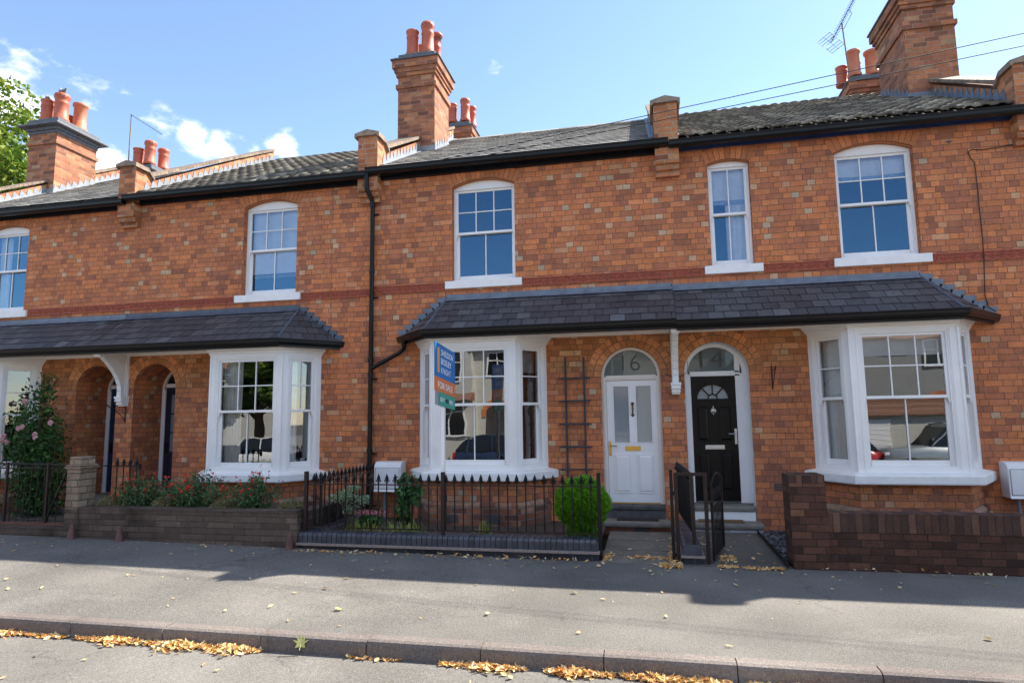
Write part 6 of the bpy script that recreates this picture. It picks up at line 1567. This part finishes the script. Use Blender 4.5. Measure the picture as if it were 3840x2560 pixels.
# ================================================================== ACROSS THE STREET (seen in the window reflections)
def sash_flat(par, x0, x1, z0, z1, y, mull=2, arch=False):
    mb = MB(); t_ = .07
    mb.box(x0-t_, x1+t_, y, y+.06, z0-t_, z0); mb.box(x0-t_, x1+t_, y, y+.06, z1, z1+t_); mb.box(x0-t_, x0, y, y+.06, z0, z1); mb.box(x1, x1+t_, y, y+.06, z0, z1)
    for i in range(1, mull): xx = x0+(x1-x0)*i/mull; mb.box(xx-.035, xx+.035, y, y+.05, z0, z1)
    mb.box(x0, x1, y, y+.05, z1-.42, z1-.37); w = mb.build('window', 'upvc_white', par)
    MB().quad((x0, y+.02, z0), (x1, y+.02, z0), (x1, y+.02, z1), (x0, y+.02, z1)).build('pane', 'dark_glass', w, fix=False)
def opp_house(x0, x1, yf, zt, zr, wall, lab, gable=None, door=0, garage=False):
    h = thing('rendered_house', lab, 'house', ((x0+x1)/2, yf, -.45), 'houses across the street seen in the window reflections')
    yb = yf-8; mb = MB(); mb.box(x0, x1, yb, yf, -.6, zt)
    if gable: a, b = gable; mb.prism([(a, yf+.6, -.6), (b, yf+.6, -.6), (b, yf+.6, zt), ((a+b)/2, yf+.6, zt+(b-a)*.42), (a, yf+.6, zt)], (0, -2, 0))
    mb.build('wall', wall, h)
    rm = MB(); n = 16; ym = (yf+yb)/2
    for k in range(n):
        ya_, yb_ = yf+.4+(ym-yf-.4)*k/n, yf+.4+(ym-yf-.4)*(k+1)/n; za, zb_ = zt-.1+(zr-zt+.1)*k/n, zt-.1+(zr-zt+.1)*(k+1)/n
        rm.prism([(x0-.3, ya_, za), (x0-.3, ya_, za+.04), (x0-.3, yb_, zb_+.01), (x0-.3, yb_, zb_-.03)], (x1-x0+.6, 0, 0))
    rm.quad((x0-.3, ym, zr), (x1+.3, ym, zr), (x1+.3, yb-.3, zt-.1), (x0-.3, yb-.3, zt-.1)); r_ = rm.build('roof', 'tile_brown', h, fix=False)
    if gable:
        m = MB(); a, b = gable; c = (a+b)/2; zg = zt+(b-a)*.42
        m.prism([(a-.25, yf+.85, zt-.1), (c, yf+.85, zg+.08), (c, yf+.85, zg+.2), (a-.3, yf+.85, zt+.0)], (0, -3.5, 0)); m.prism([(b+.25, yf+.85, zt-.1), (c, yf+.85, zg+.08), (c, yf+.85, zg+.2), (b+.3, yf+.85, zt+.0)], (0, -3.5, 0)); m.build('gable_roof', 'tile_brown', h)
        sash_flat(h, c-.8, c+.8, 3.5, 4.8, yf+.62, 3); sash_flat(h, c-1.0, c+1.0, .9, 2.3, yf+.62, 3)
        m = MB(); m.prism([(a-.1, yf+.6, 2.9), (a-.1, yf+1.15, 2.55), (a-.1, yf+.6, 2.55)], (b-a+.2, 0, 0)); m.build('pent_roof', 'tile_brown', h)
    m = MB(); m.box(x1-1.4, x1-.7, ym-.4, ym+.4, zr-.4, zr+1.0); m.build('chimney', 'brick_stack', h)
    if door:
        o = dict(x0=door-.65, x1=door+.65, zb=0, zt=1.75, rise=.65); m = MB(); P = op_outline(o); m.poly([(a, yf+.012, z) for a, z in P]); m.build('porch', 'room_dark', h, fix=False)
        m = MB(); v2 = MB(); 
        pts = arc_pts(door, 1.75, .65, .65, 16); po = arc_pts(door, 1.75, .88, .88, 16)
        for i in range(16): m.prism([(pts[i][0], yf+.05, pts[i][1]), (po[i][0], yf+.05, po[i][1]), (po[i+1][0], yf+.05, po[i+1][1]), (pts[i+1][0], yf+.05, pts[i+1][1])], (0, -.05, 0))
        m.build('arch', 'voussoir', h)
        sash_flat(h, door-.45, door+.45, 3.7, 4.8, yf+.01, 2)
    return h
opp_house(-13.2, -4.6, -20.5, 5.3, 7.9, 'render_white', 'cream rendered house with a gable across the street, mirrored in the bay of number 16', (-10.9, -8.1), -7.0)
opp_house(-33, -15, -29, 5.3, 8.2, 'render_white', 'long white house behind the big tree across the street')
opp_house(-60, -38, -24, 5.6, 9.0, 'tile_brown', 'brown brick house far to the left across the street')
opp_house(-3.8, 3.8, -20.8, 5.2, 7.6, 'render_white', 'plain white rendered house across the street behind the camera', (-3.2, -.4), 1.4)
h4 = opp_house(6.2, 15.2, -21.5, 5.0, 7.8, 'render_grey', 'grey rendered house across the street mirrored in the bay of number 14', None, 12.5); sash_flat(h4, 8.0, 9.0, 3.2, 4.4, -21.48, 2)
t = thing('garage', 'low garage with brown corrugated roof across the street, mirrored in the bay of number 14', 'garage', (9, -19, -.5))
MB().box(5.6, 12.4, -20.9, -19.0, -.5, 1.55).build('wall', 'render_white', t)
mb = MB(); [mb.prism([(5.4, -18.8-.2*i, 1.55+.07*i), (5.4, -18.8-.2*i, 1.62+.07*i), (5.4, -19.0-.2*i, 1.65+.07*i), (5.4, -19.0-.2*i, 1.60+.07*i)], (7.2, 0, 0)) for i in range(10)]; mb.build('roof', 'tile_brown', t)
mb = MB(); mb.box(6.6, 9.6, -19.0, -18.96, -.4, 1.4); [mb.box(6.6, 9.6, -18.96, -18.95, -.2+.2*i, -.19+.2*i) for i in range(8)]; mb.build('door', 'white_paint', t)
tree(-20.5, -21.5, 0, 9, (-19.8, -20.2, 4.6), (4.6, 3.0, 3.3), 22000, .24, 'leaf_dark_tree', 'big dark green tree across the street mirrored in the bay with the net curtain', 6, 'trees across the street')
tree(5.1, -20.0, -.5, 7, (5.1, -19.4, 4.3), (1.5, 1.3, 2.4), 3500, .14, 'leaf_dark_tree', 'smaller tree across the street mirrored in the bay of number 14', 7, 'trees across the street')
def car(x, y, L, H, W, mat, lab, kind='hatch', flip=1):
    t = thing('parked_car', lab, 'car', (x, y, -.50), 'cars parked across the street'); zb = -.50
    if kind == 'hatch': prof = [(-.5, .34, .62), (-.49, .28, .70), (-.44, .25, .80), (-.30, .22, .84), (-.22, .22, .86), (-.02, .22, .87), (.22, .22, .88), (.40, .22, .90), (.47, .24, .88), (.5, .30, .70)]
    else: prof = [(-.5, .42, .72), (-.49, .36, .86), (-.45, .32, .96), (-.30, .30, 1.02), (-.22, .30, 1.05), (-.02, .30, 1.06), (.22, .30, 1.07), (.40, .30, 1.07), (.48, .32, 1.05), (.5, .38, .90)]
    vs = []; 
    for f, z0, z1 in prof:
        e = 1-.10*(abs(f)*2)**4
        for yy, zz in ((-.86, z0), (-1, z0+.12), (-1.0, (z0+z1)/2), (-.95, z1-.04), (-.88, z1), (.88, z1), (.95, z1-.04), (1.0, (z0+z1)/2), (1, z0+.12), (.86, z0)): vs.append((x+flip*f*L, y+yy*W/2*e, zb+zz))
    n = 10; fs = [(i*n+j, i*n+(j+1) % n, (i+1)*n+(j+1) % n, (i+1)*n+j) for i in range(len(prof)-1) for j in range(n)]+[tuple(range(n)), tuple(range(len(vs)-n, len(vs)))]
    mb = MB(); mb.add(vs, fs, True); body = mb.build('body', mat, t)
    belt = prof[4][2]-.02
    if kind == 'hatch': cab = [(-.24, belt), (-.08, H-.08), (.02, H), (.28, H-.02), (.38, H-.10), (.475, belt+.05)]
    else: cab = [(-.20, belt), (-.09, H-.10), (-.02, H), (.36, H), (.42, H-.06), (.46, belt+.03)]
    for nm, k, m_ in (('cabin_glass', .90, 'dark_glass'), ('roof_panel', .80, mat)):
        mb = MB()
        if nm == 'cabin_glass':
            vs = []
            for f, z in cab:
                kk = .92-.17*(z-belt)/(H-belt); vs += [(x+flip*f*L, y-kk*W/2, zb+z), (x+flip*f*L, y+kk*W/2, zb+z)]
            m2 = len(cab); fs = [(2*i, 2*i+1, 2*i+3, 2*i+2) for i in range(m2-1)]+[tuple(2*i for i in range(m2)), tuple(2*i+1 for i in range(m2))]; mb.add(vs, fs)
        else:
            q = cab[1:-1]
            for s in (-1, 1):
                for (f0, z0), (f1, z1) in zip(q, q[1:]): mb.box(x+flip*f0*L, x+flip*f1*L, y+s*.70*W/2-.03, y+s*.70*W/2+.03, zb+max(z0, z1)-.02, zb+max(z0, z1)+.02)
                for f0, z0 in ((cab[0][0]+.02, 0), (.10, 0), (.36, 0)):
                    mb.tube([(x+flip*f0*L, y+s*.925*W/2, zb+belt), (x+flip*(f0+(.13 if f0 < 0 else .0))*L, y+s*.765*W/2, zb+H-.02)], .035, 6)
            mb.box(x+flip*q[1][0]*L, x+flip*q[-2][0]*L, y-.76*W/2, y+.76*W/2, zb+H-.015, zb+H+.03)
        mb.build(nm, m_, t, bevel=.01 if nm != 'cabin_glass' else 0)
    for f in (-.32, .32):
        for s in (-1, 1):
            r_ = .33 if kind != 'hatch' else .30
            mb = MB(); vs = []; mb.lathe([(r_*.6, -.1), (r_, -.09), (r_, .09), (r_*.6, .1)], (0, 0, 0), 20); mb.v = [(x+f*L+a, y+s*(W/2-.10)+c, zb+r_+b) for a, b, c in mb.v]; w = mb.build('wheel', 'tyre', t)
            mb = MB(); mb.lathe([(.01, -.11), (r_*.55, -.105), (r_*.6, .105), (.01, .11)], (0, 0, 0), 16); mb.v = [(x+f*L+a, y+s*(W/2-.10)+c, zb+r_+b) for a, b, c in mb.v]; mb.build('rim', 'letter_silver', w)
    for s in (-1, 1):
        mb = MB(); mb.box(x+flip*.47*L, x+flip*.505*L, y+s*.62*W/2, y+s*.9*W/2, zb+prof[4][2]-.25, zb+prof[4][2]-.05); mb.build('tail_light', 'lamp_red', t, bevel=.01)
        mb = MB(); mb.box(x-flip*.47*L, x-flip*.503*L, y+s*.60*W/2, y+s*.9*W/2, zb+prof[1][2]-.14, zb+prof[1][2]-.02); mb.build('headlight', 'lamp_clear', t, bevel=.01)
    if kind != 'hatch':
        mb = MB(); mb.box(x+flip*.05*L-.2, x+flip*.05*L+.2, y-.3, y+.3, zb+H+.03, zb+H+.14); mb.build('beacon', 'lamp_amber', t, bevel=.03)
        mb = MB(); [mb.box(x+flip*(.10+.08*i)*L, x+flip*(.14+.08*i)*L, y+W/2-.0, y+W/2+.012, zb+.55, zb+.80) for i in range(5)]; mb.build('stripe', 'stripe_yellow', t)
    return t
car(10.4, -15.9, 4.8, 1.75, 1.85, 'car_silver', 'silver four wheel drive with an amber roof beacon across the street', 'suv')
car(6.0, -16.0, 3.9, 1.45, 1.7, 'car_red', 'red hatchback parked across the street', 'hatch')
car(-5.6, -15.9, 4.0, 1.48, 1.72, 'car_navy', 'dark blue hatchback parked across the street', 'hatch', -1)
car(-16.6, -15.9, 4.1, 1.48, 1.72, 'car_white', 'white hatchback parked across the street', 'hatch')
bpy.context.view_layer.update()
